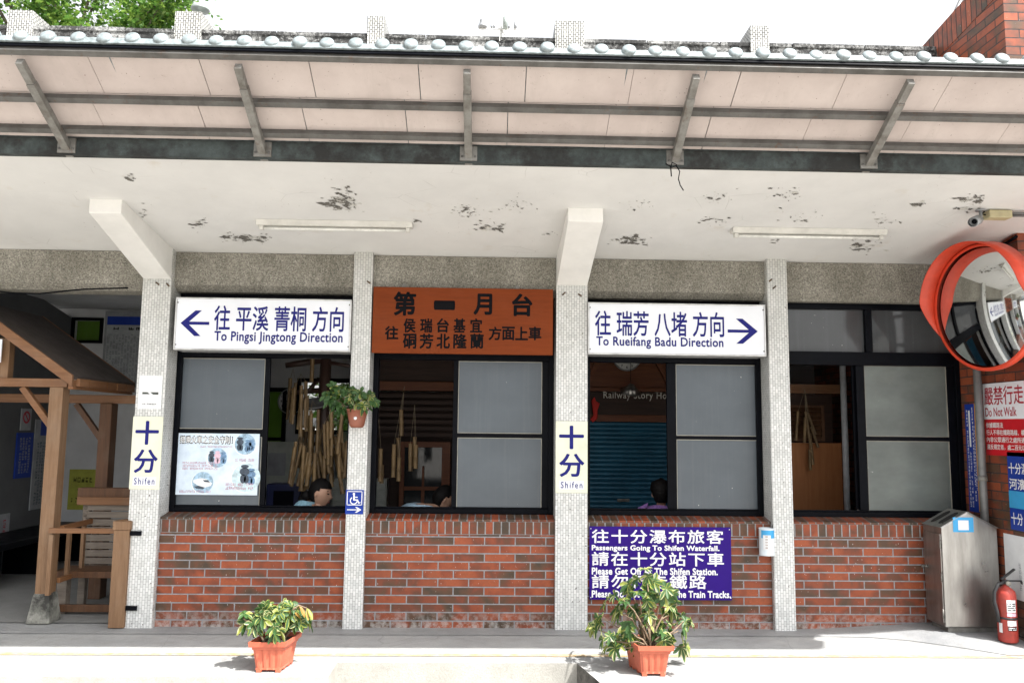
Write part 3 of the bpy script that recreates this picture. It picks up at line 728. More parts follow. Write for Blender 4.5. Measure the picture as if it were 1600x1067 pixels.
# tile edge: flat drip strip, barrel tiles with round end caps
ts = cbox(MB(), CX0, CX1, EL + .021, EL + .035, -.055, -.008); cbox(ts, CX0, CX1, EL - .3, EL + .021, -.069, -.052); ts.build('drip_strip', 'tilecap', can, .003)
dk_ = cbox(MB(), CX0, CX1, EL + .012, EL + .0205, -.03, .012); dk_.build('shade_strip', 'black', can)  # black strip added to draw the shade line under the tile edge
cap0 = None; k = 0
x = CX0 + .08
p0 = cpt(0, EL + .036, -.052)
while x < CX1 - .05:
    if cap0 is None:
        c = MB(); c.lathe([(0, .018), (.022, .017), (.036, .012), (.041, .004), (.042, -.012), (.037, -.02), (.035, -.32), (0, -.32)], Vector((x, p0.y, p0.z)), ed, 20)
        cap0 = c.build('tile_cap', 'tilecap', can); cx0 = x
    else:
        o = cap0.copy(); COL.objects.link(o); o.location = (x - cx0 + rnd.uniform(-.006, .006), rnd.uniform(-.006, .006), rnd.uniform(-.005, .005))
    x += .1565
# loose wire hanging off a bracket
wx = at(1047, 258, YF - .1)
pts = [at(px, py, YF - .1) for px, py in ((1040, 256), (1050, 262), (1058, 258), (1050, 254), (1048, 262), (1049, 276))]
pt2 = [at(px, py, YF - .1) for px, py in ((1056, 258), (1062, 268), (1060, 280), (1063, 290), (1068, 298))]
tag(MB().tube(pts, .004, 6).tube(pt2, .0035, 6).build('loose_wire', 'black'), 'loose dark wire end dangling off the canopy bracket', 'wire')
# ================================================================== SIGNS
def bolts(mb, fr, pts, r=.005, lift=.006, mi=0):
    for u, v in pts:
        p = P2(fr, u * fr[4], (1 - v) * fr[5], lift); mb.lathe([(r, 0), (r * .8, .003), (0, .004)], p, fr[3], 8, mi)
def arrow(mb, fr, left, lift=.002):
    s, h = fr[4], fr[5]; k = 1 if left else -1
    def pt(u, v): return ((u if left else 1 - u), v)
    flat(mb, fr, [pt(*p) for p in ((.0, .5), (.5, 1.0), (.72, 1.0), (.30, .56), (1, .56), (1, .44), (.30, .44), (.72, 0), (.5, 0))], lift)
# two lit-box direction signs on the lintels
for (px, cn, cbx, en_, ebx, abx, left, lab) in [
    ((272, 466, 548, 548), '往 平溪 菁桐 方向', (335, 479, 537, 517), 'To Pingsi Jingtong Direction', (335, 519, 535, 538), (282, 485, 327, 525), True, 'white direction box sign with a blue arrow pointing left'),
    ((919, 474, 1197, 555), '往 瑞芳 八堵 方向', (930, 487, 1131, 525), 'To Rueifang Badu Direction', (932, 527, 1130, 545), (1137, 498, 1184, 537), False, 'white direction box sign with a blue arrow pointing right')]:
    fr = frY(*px, -.035)
    t = thing('direction_sign', fr[0] + Vector((fr[4] / 2, .05, 0)), lab, 'sign')
    x0, z0, x1, z1 = fr[0].x, fr[0].z, fr[0].x + fr[4], fr[0].z + fr[5]; a = .012
    f = MB(); f.box(x0, x1, -.03, .199, z0, z0 + a); f.box(x0, x1, -.03, .199, z1 - a, z1); f.box(x0, x0 + a, -.03, .199, z0 + a, z1 - a); f.box(x1 - a, x1, -.03, .199, z0 + a, z1 - a)
    fo = f.build('frame', 'signframe', t, .003)
    p = box('panel', t, 'signwhite', x0 + a, x1 - a, -.022, .19, z0 + a, z1 - a)
    fo2 = MB(); bolts(fo2, (Vector((x0, -.022, z0)), *fr[1:]), [(.012, .1), (.012, .9), (.988, .1), (.988, .9)], .006, .001); fo2.build('screw', 'steel', t)
    text(cn, frY(*cbx, -.0235), 'navy', t, .014, lift=0); text(en_, frY(*ebx, -.0235), 'navy', t, .022, 1.06, lift=0)
    ar = MB(); arrow(ar, frY(*abx, -.0235), left, 0); ar.build('arrow', 'navy', t, recalc=False)
# rust red wooden platform board
fr = frY(582, 450, 864, 553, .0)
t = thing('platform_board', fr[0] + Vector((fr[4] / 2, .03, 0)), 'rust red wooden board with large black brush lettering', 'sign')
x0, z0, x1, z1 = fr[0].x, fr[0].z, fr[0].x + fr[4], fr[0].z + fr[5]
box('board', t, 'rust_board', x0, x1, 0, .04, z0, z1, .004)
hk = MB()
for u in (.17, .8): hk.bar((x0 + fr[4] * u, .02, z1), (x0 + fr[4] * u, .02, z1 + .03), .03, .006, (0, 1, 0))
hk.build('hanger', 'steel_light', t)
for ch, bx in (('第', (616, 457, 649, 492)), ('一', (679, 473, 710, 481)), ('月', (741, 460, 768, 491)), ('台', (801, 460, 831, 493))): text(ch, frY(*bx, -.0015), 'ink', t, .034, lift=0)
text('往', frY(602, 510, 622, 530, -.0015), 'ink', t, .03, lift=0)
for i, ch in enumerate('侯瑞台基宜'): text(ch, frY(631 + i * 26, 498, 649 + i * 26, 519, -.0015), 'ink', t, .028, lift=0)
for i, ch in enumerate('硐芳北隆蘭'): text(ch, frY(630 + i * 26.3, 522, 650 + i * 26.3, 544, -.0015), 'ink', t, .028, lift=0)
for i, ch in enumerate('方面上車'): text(ch, frY(764 + i * 20.8, 511, 783 + i * 20.8, 531, -.0015), 'ink', t, .028, lift=0)
# station name plates on two pillars
def name_plate(fr, lab):
    t = thing('name_plate', fr[0] + Vector((fr[4] / 2, .01, 0)), lab, 'sign')
    plate(MB(), fr, .008).build('plate', 'cream', t, .002)
    text('十', sub(fr, .13, .07, .86, .38), 'navy', t, .03, lift=.0095); text('分', sub(fr, .13, .46, .88, .77), 'navy', t, .022, lift=.0095)
    lb = sub(fr, .12, .83, .88, .945); plate(MB(), lb, .0015, lift=.0085).build('name_label', 'signwhite', t)
    text('Shifen', sub(lb, .06, .12, .94, .88), 'navy', t, .008, 1.3, lift=.0115)
fp = frY(868, 658, 918, 770, -.001)
name_plate(fp, 'cream station name plate on the middle tiled pillar')
fl_ = (Vector((-3.45 - .124, -.001, fp[0].z)), *fp[1:4], .242, fp[5]); name_plate(fl_, 'cream station name plate on the left tiled pillar below the smoking notice')
# smoking notice on the left pillar
fr = (Vector((-3.548, -.001, 1.735)), *fp[1:4], .19, .272)
t = thing('smoking_notice', fr[0], 'white notice with a dark cigarette bar on the left tiled pillar', 'notice')
plate(MB(), fr, .003).build('sheet', 'paper', t)
a = MB(); flat(a, fr, [(.18, .5), (.4, .5), (.5, .44), (.18, .44)], .005); flat(a, fr, [(.52, .5), (.86, .5), (.86, .43), (.64, .43)], .005); a.build('cigarette', mat('dark_olive_print', (.06, .07, .06), .7), t, recalc=False)
a = MB(); marks(a, sub(fr, .2, .83, .8, .88), 1, 9, .005, seed=3); a.build('lettering', 'ink', t, recalc=False)
# wheelchair sign on the narrow pillar
fr = frY(540, 765, 568, 803, -.001)
t = thing('accessibility_sign', fr[0], 'small blue wheelchair sign with a white arrow on the narrow pillar', 'sign')
plate(MB(), fr, .005).build('plate', 'blue', t, .001)
a = MB(); W_, H_ = fr[4], fr[5]
ic = sub(fr, .07, .05, .93, .63); iw, ih = ic[4], ic[5]
for u0, v0, u1, v1 in ((0, 0, 1, .05), (0, .95, 1, 1), (0, 0, .05, 1), (.95, 0, 1, 1)): flat(a, ic, [(u0, v0), (u1, v0), (u1, v1), (u0, v1)], .0065)
disc(a, ic, iw * .45, ih * .8, iw * .075, .0065)
flat(a, ic, [(.41, .72), (.51, .72), (.52, .42), (.72, .42), (.80, .2), (.9, .24), (.88, .16), (.76, .12), (.64, .33), (.42, .33)], .0065)
flat(a, ic, [(.5, .6), (.7, .6), (.7, .54), (.5, .54)], .0065)
ring(a, ic, iw * .45, ih * .33, iw * .19, iw * .25, .0065, a0=R(120), a1=R(350))
ar = sub(fr, .1, .7, .9, .93); flat(a, ar, [(0, .42), (.75, .42), (.55, 0), (.68, 0), (1, .5), (.68, 1), (.55, 1), (.75, .58), (0, .58)], .0065)
a.build('wheelchair_symbol', 'white', t, recalc=False)
# purple notice
fr = frY(921, 823, 1143, 937, .03)
fr = (Vector((fr[0].x, .044, fr[0].z)), *fr[1:])
t = thing('waterfall_notice', fr[0], 'purple notice board with white bilingual lettering fixed to the brick wall', 'notice')
plate(MB(), fr, .012).build('board', 'purple', t, .002)
L = .0135
for i, (cn, x1c, e_, x1e) in enumerate((('往十分瀑布旅客', .945, 'Passengers Going To Shifen Waterfall.', .915), ('請在十分站下車', .945, 'Please Get Off At The Shifen Station.', .90), ('請勿行走鐵路', .82, 'Please Do Not Walk On The Train Tracks.', .99))):
    v = .04 + i * .31
    text(cn, sub(fr, .018, v, x1c, v + .185), 'white', t, .016, 1.14, lift=L); text(e_, sub(fr, .018, v + .215, x1e, v + .305), 'white', t, .034, 1.04, lift=L)
a = MB(); bolts(a, fr, [(.01, .03), (.99, .03), (.01, .97), (.99, .97), (.5, .97)], .005, .0125); a.build('screw', 'signwhite', t)
lf = MB(); c = at(1128, 940, .02)
lf.add([c + Vector(v) for v in ((0, -.02, 0), (.03, -.03, -.02), (.012, -.03, -.045), (-.012, -.02, -.02))], [(0, 1, 2, 3)])
# safety poster stuck on the first window
fr = frY(272, 677, 404, 773, .218)
t = thing('safety_poster', fr[0], 'pale blue train safety poster stuck on the lower left window pane', 'poster')
plate(MB(), fr, .002).build('sheet', mat('pale_poster_paper', (.6, .69, .77), .45, var=.14, scale=9, col2=(.5, .6, .72)), t)
text('搭乘火車之安全守則！', sub(fr, .055, .04, .68, .17), 'ink', t, .045, lift=.0024)
text('搭乘火車之安全守則！', sub(fr, .06, .05, .675, .16), 'white', t, .01, lift=.0042)
W_, H_ = fr[4], fr[5]
a = MB()
for (u, v, r, mi) in ((.83, .17, .125, 0), (.51, .4, .115, 0), (.86, .72, .17, 1), (.35, .80, .125, 0)):
    disc(a, fr, u * W_ - .006, (1 - v) * H_ - .003, r * W_, .0023, 2); disc(a, fr, u * W_, (1 - v) * H_, r * W_, .0026, mi)
a.build('photo_roundel', [mat('roundel_blue', (.34, .5, .64), .5, var=.3, scale=35), mat('roundel_pale', (.55, .7, .76), .5, var=.2, scale=25), 'white'], t, recalc=False)
a = MB()
def figure(u, v, h, mi, lean=0):
    for (du, dv, ru, rv) in ((0, .42, .16, .1), (.02 * lean, .14, .2, .22), (-.05, -.25, .12, .25), (.08, -.27, .1, .23)):
        disc(a, fr, (u + du * h) * W_, (1 - v + dv * h) * H_, ru * h * W_, .003 + mi * .0002, mi, rv * h * H_, 14)
figure(.77, .17, .22, 1); figure(.86, .2, .2, 0, 2); figure(.91, .19, .18, 0); figure(.44, .38, .18, 1); figure(.51, .39, .2, 2); figure(.58, .4, .19, 0)
figure(.84, .66, .3, 3); figure(.92, .7, .26, 0)
a.build('passenger_figure', ['midblue', 'slate', 'palepink', 'slate'], t, recalc=False)
a = MB(); flat(a, fr, [(.24, .2), (.24, .24), (.33, .27), (.40, .25), (.46, .19), (.45, .15), (.38, .12), (.3, .15)], .0032, 0); flat(a, fr, [(.35, .24), (.41, .24), (.44, .2), (.37, .21)], .0035, 1); flat(a, fr, [(.25, .13), (.3, .15), (.38, .12), (.36, .09), (.28, .1)], .0034, 1)
a.build('train_picture', ['white', 'slate'], t, recalc=False)
a = MB(); marks(a, sub(fr, .30, .2, .68, .235), 1, 22, .003, 0, seed=5); marks(a, sub(fr, .1, .46, .52, .6), 3, 24, .003, 0, seed=6); marks(a, sub(fr, .72, .4, .95, .46), 1, 14, .003, 0, seed=7); marks(a, sub(fr, .62, .8, .95, .92), 2, 16, .0036, 0, seed=8); marks(a, sub(fr, .08, .92, .45, .97), 1, 24, .003, 0, seed=9)
a.build('small_print', mat('poster_print', (.5, .25, .33), .6), t, recalc=False)
# ---- wing wall signs (they face left)
def wing_frame(px_tl, px_bl, px_r, X=WX - .004):
    tl = atX(*px_tl, X); bl = atX(*px_bl, X); r_ = atX(*px_r, X); ya = (tl.y + bl.y) / 2
    return frX(ya, r_.y, bl.z, tl.z, X)
fr = frX(-.12, -.63, atX(1551, 711, WX).z, atX(1540, 600, WX).z, WX - .002)
t = thing('warning_sign', fr[0], 'red and white warning sign on the wing wall under the convex mirror', 'sign')
plate(MB(), fr, .006).build('board', 'red', t, .001)
top_ = sub(fr, 0, 0, 1, .5); plate(MB(), top_, .001, lift=.0065).build('white_band', 'signwhite', t)
text('嚴禁行走', sub(top_, .03, .1, .98, .6), 'redtext', t, .012, lift=.0085); text('Do Not Walk', sub(top_, .04, .68, .8, .92), 'redtext', t, .012, lift=.0085)
for i, s_ in enumerate(('依據鐵路法', '行人不得在鐵路路線、橋', '內非公眾通行之處所通', '違反規定者，處二百元以')): text(s_, sub(fr, .04, .545 + i * .1, .04 + (.42 if i == 0 else .92), .62 + i * .1), 'white', t, .01, lift=.008)
fr = frX(-.38, -.63, atX(1590, 828, WX).z, atX(1583, 706, WX).z, WX - .002)
t = thing('direction_board', fr[0], 'blue board with a light blue stripe on the wing wall below the red warning sign', 'sign')
plate(MB(), fr, .006).build('board', 'blue', t, .001)
plate(MB(), sub(fr, 0, .5, 1, .72), .001, lift=.0065).build('light_band', 'skyblue', t)
text('十分瀑', sub(fr, .06, .14, .95, .28), 'white', t, .012, lift=.008); text('河濱', sub(fr, .06, .34, .8, .48), 'white', t, .012, lift=.008); text('十分', sub(fr, .06, .78, .6, .93), 'white', t, .012, lift=.008)
z1, z0 = atX(1500, 632, WX).z, atX(1510, 797, WX).z
fr = frX(.15, -.04, z0, z1, WX - .002)
t = thing('fare_notice', fr[0], 'tall narrow blue and yellow notice on the wing wall beside the grey pole', 'notice')
plate(MB(), fr, .006).build('board', 'blue', t, .001)
plate(MB(), sub(fr, .72, 0, 1, .99), .001, lift=.0065).build('yellow_band', 'yellow', t)
plate(MB(), sub(fr, .27, .06, .38, .4), .001, lift=.0065).build('white_strip', 'paper', t)
a = MB(); marks(a, sub(fr, .1, .05, .22, .96), 28, 1, .008, seed=21); marks(a, sub(fr, .27, .44, .39, .96), 16, 1, .008, seed=22); marks(a, sub(fr, .5, .03, .62, .9), 26, 1, .008, seed=23); marks(a, sub(fr, .62, .2, .7, .8), 20, 1, .008, seed=24); a.build('lettering', 'white', t, recalc=False)
a = MB(); marks(a, sub(fr, .77, .05, .94, .95), 20, 1, .0085, seed=25); a.build('lettering', 'redtext', t, recalc=False)
fr = frX(-.28, -.64, atX(1572, 930, WX).z, atX(1567, 832, WX).z, WX - .002)
t = thing('faded_notice', fr[0], 'faded white notice sheet on the wing wall behind the fire extinguisher', 'notice')
plate(MB(), fr, .004).build('sheet', 'paper', t)
a = MB(); marks(a, sub(fr, .45, .35, .55, .85), 8, 1, .005, seed=31); a.build('lettering', mat('faded_print', (.4, .42, .45), .7), t, recalc=False)

# ================================================================== CEILING FITTINGS
def ceil_light(pa, pb, lab):
    a, b = atC(*pa), atC(*pb); y = (a.y + b.y) / 2; zc = cz(y); x0, x1 = a.x, b.x
    t = thing('ceiling_light', ((x0 + x1) / 2, y, zc), lab, 'light', None)
    MB().prism([(x0, y - .055, cz(y - .055) - .001), (x0, y + .055, cz(y + .055) - .001), (x0, y + .03, zc - .032), (x0, y - .03, zc - .032)], (x1 - x0, 0, 0)).build('housing', 'lamp_white', t, .003)
    MB().tube([(x0 + .05, y, zc - .05), (x1 - .05, y, zc - .05)], .011, 12).build('tube', 'tube', t)
    e = MB()
    for x in (x0 + .02, x1 - .05): e.box(x, x + .03, y - .018, y + .018, zc - .064, zc - .033)
    e.build('tube_holder', 'lamp_white', t, .003)
ceil_light((402, 346), (645, 351), 'fluorescent strip light on the ceiling above the left direction sign')
ceil_light((1143, 358), (1382, 363), 'fluorescent strip light on the ceiling above the right direction sign')
# security camera and its box
c = atC(1532, 328); b = atC(1508, 345)
t = thing('security_camera', c, 'small grey bullet security camera hanging from the ceiling above the convex mirror', 'camera')
ep = Vector((c.x - .045, c.y - .02, c.z - .085))
MB().lathe([(0, 0), (.035, 0), (.035, .008), (0, .008)], c - Vector((0, 0, .008)), (0, 0, 1), 16).tube([c, c - Vector((.0, 0, .05)), ep + Vector((.03, .01, .02))], .011, 8).build('mount', 'camgrey', t)
ax = Vector((-.72, -.6, -.33)).normalized()
MB().lathe([(0, -.06), (.027, -.06), (.03, -.05), (.03, .06), (.026, .062), (.026, .05), (0, .05)], ep, ax, 18).build('body', 'camgrey', t)
MB().lathe([(.032, -.02), (.036, -.02), (.036, .08), (.032, .08)], ep, ax, 18, a0=R(0), a1=R(360)).build('sunshield', 'camgrey', t)
MB().lathe([(0, .052), (.018, .052), (.016, .056), (0, .057)], ep, ax, 14).build('lens', 'black', t)
j = atC(1558, 330)
t = thing('junction_box', j, 'beige junction box with two conduits on the ceiling at the right', 'junction box')
MB().box(j.x - .085, j.x + .085, j.y - .045, j.y + .045, j.z - .06, j.z - .001).build('box', 'beige', t, .008)
MB().tube([j + Vector((.086, -.02, -.02)), j + Vector((.9, -.02, -.02))], .009, 8).tube([j + Vector((.086, .015, -.028)), j + Vector((.9, .015, -.028))], .009, 8).build('conduit', 'pole_grey', t)
MB().tube([j + Vector((-.086, 0, -.03)), j + Vector((-.11, .01, -.02)), c + Vector((.03, 0, -.012))], .005, 6).build('cable', 'black', t)

pts = [at(px, py, .045) for px, py in ((-30, 452), (20, 458), (62, 459), (90, 456), (130, 452), (200, 450))]
tag(MB().tube(pts, .007, 6).build('lintel_cable', 'black'), 'dark cable running under the lintel above the timber kiosk', 'cable')
pts = [Vector((WX - .012, y, cz(y) - .03 - .006 * math.sin(y * 9))) for y in (.04, -.1, -.25, -.4, -.55, -.65)]
tag(MB().tube(pts, .012, 8).build('wall_cable', 'black'), 'dark cable along the corner between the brick wing and the ceiling', 'cable')
# ================================================================== CONVEX MIRROR
mc = Vector((3.12, -.62, at(1545, 480, -.62).z)); mn = Vector((-math.sin(R(79)), -math.cos(R(79)), -.08)).normalized()
t = thing('convex_mirror', (3.31, -.2, 0), 'round convex traffic mirror with an orange-red hood on a grey pole', 'mirror')
MB().tube([(3.325, -.16, 0), (3.325, -.16, mc.z + .25)], .03, 14).build('pole', 'pole_grey', t)
ar = MB()
for dz in (.14, -.14): ar.bar((3.325, -.16, mc.z + dz), mc - mn * .1 + Vector((0, .05, dz)), .03, .03)
ar.bar(mc - mn * .1 + Vector((0, .05, .2)), mc - mn * .1 + Vector((0, .05, -.2)), .04, .02, (0, 1, 0)); ar.build('bracket', 'pole_grey', t)
cl = MB()
for dz in (-.14, .14, -1.33): cl.lathe([(.0, -.02), (.036, -.02), (.036, .02), (0, .02)], (3.325, -.16, mc.z + dz), (0, 0, 1), 14)
cl.build('pole_clamp', 'steel_light', t)
RM = .478; pr = []
for k in range(13): r_ = RM * (k / 12); pr.append((r_, .075 * (1 - (r_ / RM) ** 2)))
MB().lathe(pr, mc, mn, 56).build('mirror_glass', 'mirror', t, recalc=True)
MB().lathe([(RM - .012, .02), (RM + .008, .026), (RM + .016, .012), (RM + .014, -.03), (RM - .05, -.06), (0, -.07)], mc, mn, 56).build('rim', 'mirror_red', t)
# hood: a strip of the rim drawn forward over the upper half, deepest at the top
hd = MB(); ax = mn; hx = ax.cross(Vector((0, 0, 1))).normalized(); hy = hx.cross(ax).normalized(); n = 44; vs = []
if hy.z < 0: hy = -hy
for k in range(n + 1):
    a = R(-22) + (R(202) - R(-22)) * k / n; d_ = (hx * math.cos(a) + hy * math.sin(a)); s_ = max(0, min(1, math.sin((a - R(-22)) / (R(224)) * math.pi) * 2.2))
    for r_, f_ in ((RM + .026, -.02), (RM + .03, .155 * s_), (RM + .022, .155 * s_), (RM + .018, .0)): vs.append(mc + d_ * r_ + ax * f_)
hd.add(vs, [(k * 4 + i, k * 4 + (i + 1) % 4, k * 4 + 4 + (i + 1) % 4, k * 4 + 4 + i) for k in range(n) for i in range(4)] + [(0, 1, 2, 3), (n * 4 + 3, n * 4 + 2, n * 4 + 1, n * 4)], 0, True)
hd.build('hood', 'mirror_red', t)

# ================================================================== RUBBISH BIN
GZ = .05
BY0, BY1 = -.25, .02; bx0, bx1 = 2.915, 3.365; zb0, zb1, zr = GZ + .05, at(1470, 824, BY0).z, at(1507, 800, BY0).z
t = thing('rubbish_bin', ((bx0 + bx1) / 2, (BY0 + BY1) / 2, GZ), 'gabled stainless steel rubbish bin with slot openings in the corner', 'bin')
box('plinth', t, 'steel_light', bx0 + .03, bx1 - .02, BY0 + .02, BY1 - .02, GZ - .05, zb0 + .001)
xm = (bx0 + bx1) / 2 - .01
MB().prism([(bx0, BY0, zb0), (bx1, BY0, zb0), (bx1, BY0, zb1), (xm, BY0, zr), (bx0, BY0, zb1)], (0, BY1 - BY0, 0)).build('body', 'stainless', t, .006)
th = .006; sl_ = (Vector((xm, 0, zr)) - Vector((bx0, 0, zb1))); nl = Vector((-sl_.z, 0, sl_.x)).normalized()
rf = MB()
rf.prism([Vector((bx0 - .008, BY0 - .004, zb1 - .004)) + nl * .001, Vector((xm, BY0 - .004, zr)) + nl * .001, Vector((xm, BY0 - .004, zr)) + nl * th, Vector((bx0 - .008, BY0 - .004, zb1 - .004)) + nl * th], (0, BY1 - BY0 + .006, 0))
sr = (Vector((bx1, 0, zb1)) - Vector((xm, 0, zr))); nr = Vector((-sr.z, 0, sr.x)).normalized()
rf.prism([Vector((xm, BY0 - .004, zr)) + nr * .001, Vector((bx1 + .008, BY0 - .004, zb1 - .004)) + nr * .001, Vector((bx1 + .008, BY0 - .004, zb1 - .004)) + nr * th, Vector((xm, BY0 - .004, zr)) + nr * th], (0, BY1 - BY0 + .006, 0))
rf.build('lid', 'stainless', t, .002)
so_ = MB(); sd = sl_.normalized()
for y0_, y1_ in ((BY0 + .045, BY0 + .115), (BY0 + .155, BY0 + .225)):
    b0 = Vector((bx0, 0, zb1)) + sd * .035 + nl * (th + .001); b1 = Vector((bx0, 0, zb1)) + sd * (sl_.length - .03) + nl * (th + .001); pts = []
    for k in range(16):
        a = 2 * math.pi * k / 16; u = .5 + .5 * math.copysign(abs(math.cos(a)) ** .6, math.cos(a)); v = .5 + .5 * math.copysign(abs(math.sin(a)) ** .9, math.sin(a))
        p = b0.lerp(b1, u); pts.append((p.x, y0_ + (y1_ - y0_) * v, p.z))
    so_.prism(pts, nl * .001)
so_.build('slot', 'hole', t)
dr = box('door', t, 'stainless', bx0 - .008, bx0 - .001, BY0 + .012, BY1 - .012, zb0 + .03, zb1 - .05, .003)
MB().lathe([(0, 0), (.014, 0), (.014, .01), (.007, .014), (.007, .03), (.014, .034), (.012, .044), (0, .046)], (bx0 - .008, BY1 - .05, (zb0 + zb1) / 2 + .05), (-1, 0, 0), 12).build('knob', 'steel_light', dr)
h_ = MB()
for z in (zb0 + .1, zb1 - .13, (zb0 + zb1) / 2): h_.tube([(bx0 - .011, BY0 + .008, z - .035), (bx0 - .011, BY0 + .008, z + .035)], .006, 8)
h_.build('hinge', 'steel_light', dr)
fr = frY(1489, 808, 1521, 831, BY0 - .0015)
plate(MB(), fr, .001).build('sticker', 'skyblue', t); plate(MB(), sub(fr, .25, .2, .76, .86), .0008, lift=.0012).build('sticker_patch', 'paper', t)

# ================================================================== FIRE EXTINGUISHER
ec = Vector((3.272, -.46, .05)); eh = .385; er = .068
t = thing('fire_extinguisher', ec, 'red fire extinguisher with a black hose standing beside the steel bin', 'fire extinguisher')
MB().lathe([(0, 0), (er - .008, 0), (er, .008), (er, eh - .04), (er * .9, eh - .012), (er * .55, eh + .01), (.022, eh + .02), (.02, eh + .04), (0, eh + .04)], ec, seg=28).build('cylinder', 'extred', t)
hm = MB(); hz = ec.z + eh + .04
hm.lathe([(0, 0), (.02, 0), (.02, .04), (0, .04)], (ec.x, ec.y, hz - .012), seg=12)
hm.bar((ec.x - .01, ec.y, hz + .02), (ec.x + .115, ec.y - .01, hz + .022), .02, .01); hm.bar((ec.x + .115, ec.y - .01, hz + .022), (ec.x + .125, ec.y - .01, hz - .002), .02, .01)
hm.bar((ec.x - .03, ec.y, hz + .03), (ec.x + .07, ec.y - .01, hz + .11), .024, .012); hm.build('handle', 'rubber', t, .002)
MB().lathe([(0, 0), (.018, 0), (.018, .012), (0, .014)], (ec.x + .006, ec.y - .02, hz + .005), (0, -1, 0), 14).build('gauge', 'gasket', t)
MB().tube([(ec.x - .012, ec.y - .01, hz + .01), (ec.x - .06, ec.y - .01, hz), (ec.x - .095, ec.y - .01, hz - .06), (ec.x - .10, ec.y - .01, hz - .13), (ec.x - .085, ec.y - .015, hz - .2), (ec.x - .078, ec.y - .02, hz - .28)], .013, 10).build('hose', 'rubber', t)
MB().lathe([(er + .001, .17), (er + .004, .17), (er + .004, .185), (er + .001, .185)], ec, seg=28).build('strap', 'rubber', t)
def curved(name, m, a0, a1, z0, z1, lift=.0015, parent=t, rad=er, cen=ec, n=10):
    mb = MB(); vs = []
    for k in range(n + 1):
        a = R(a0 + (a1 - a0) * k / n)
        for z in (z0, z1): vs.append((cen.x + (rad + lift) * math.sin(a), cen.y - (rad + lift) * math.cos(a), cen.z + z))
    mb.add(vs, [(2 * k, 2 * k + 2, 2 * k + 3, 2 * k + 1) for k in range(n)], 0, True); return mb.build(name, m, parent, recalc=False)
curved('label', 'paper', -32, 24, .225, .315); curved('label', 'palepink', -32, 24, .195, .22); curved('label', 'paper', -32, 24, .125, .165); curved('label', 'ink', -30, 24, .09, .12); curved('label', 'paper', -85, -62, .07, .14)
def curved_marks(a0, a1, z0, z1, rows, cols, m, lift, seed):
    rnd = random.Random(seed); mb = MB(); 
    for i in range(rows):
        for j in range(cols):
            if rnd.random() < .12: continue
            zz = z1 - (z1 - z0) * (i + .5) / rows; hh = (z1 - z0) / rows * .28; aa = a0 + (a1 - a0) * (j + .5) / cols; ha = (a1 - a0) / cols * .36
            vs = [(ec.x + (er + lift) * math.sin(R(q_)), ec.y - (er + lift) * math.cos(R(q_)), ec.z + z) for q_, z in ((aa - ha, zz - hh), (aa + ha, zz - hh), (aa + ha, zz + hh), (aa - ha, zz + hh))]
            mb.add(vs, [(0, 1, 2, 3)])
    mb.build('small_print', m, t, recalc=False)
curved_marks(-28, 20, .235, .295, 4, 9, 'ink', .0025, 4); curved_marks(-28, 20, .093, .118, 2, 8, 'paper', .0025, 5)

# ================================================================== TIN ON THE PILLAR
tc = at(1199, 866, .0); tr = .06; th_ = .215
tc = Vector((1.590, -.03, tc.z))
t = thing('hanging_tin', tc, 'white and blue tin hung open-topped on the right narrow pillar', 'tin')
MB().lathe([(0, .004), (0, 0), (tr, 0), (tr + .002, .004), (tr, .01), (tr, th_ - .006), (tr + .003, th_), (tr - .003, th_), (tr - .004, .01), (0, .008)], tc, seg=28).build('can', mat('printed_tin', (.66, .72, .76), .35, var=.05), t)
curved('label_band', 'skyblue', -60, 70, th_ - .075, th_ - .012, parent=t, rad=tr, cen=tc); curved('label_panel', 'paper', -45, 12, .05, th_ - .05, .003, t, tr, tc)
a = MB()
for k in range(5):
    z = th_ - .06 - k * .022; A = R(-18)
    for dz in (0, .007): a.add([(tc.x + (tr + .0045) * math.sin(A + d_), tc.y - (tr + .0045) * math.cos(A + d_), tc.z + z - dz + e_) for d_, e_ in ((-.16, 0), (.16, 0), (.16, .004), (-.16, .004))], [(0, 1, 2, 3)])
a.build('small_print', mat('brown_print', (.3, .22, .18), .6), t, recalc=False)
MB().tube([tc + Vector((.058, .02, th_)), tc + Vector((.07, .05, th_ + .03))], .003, 6).build('wire_hook', 'black', t)
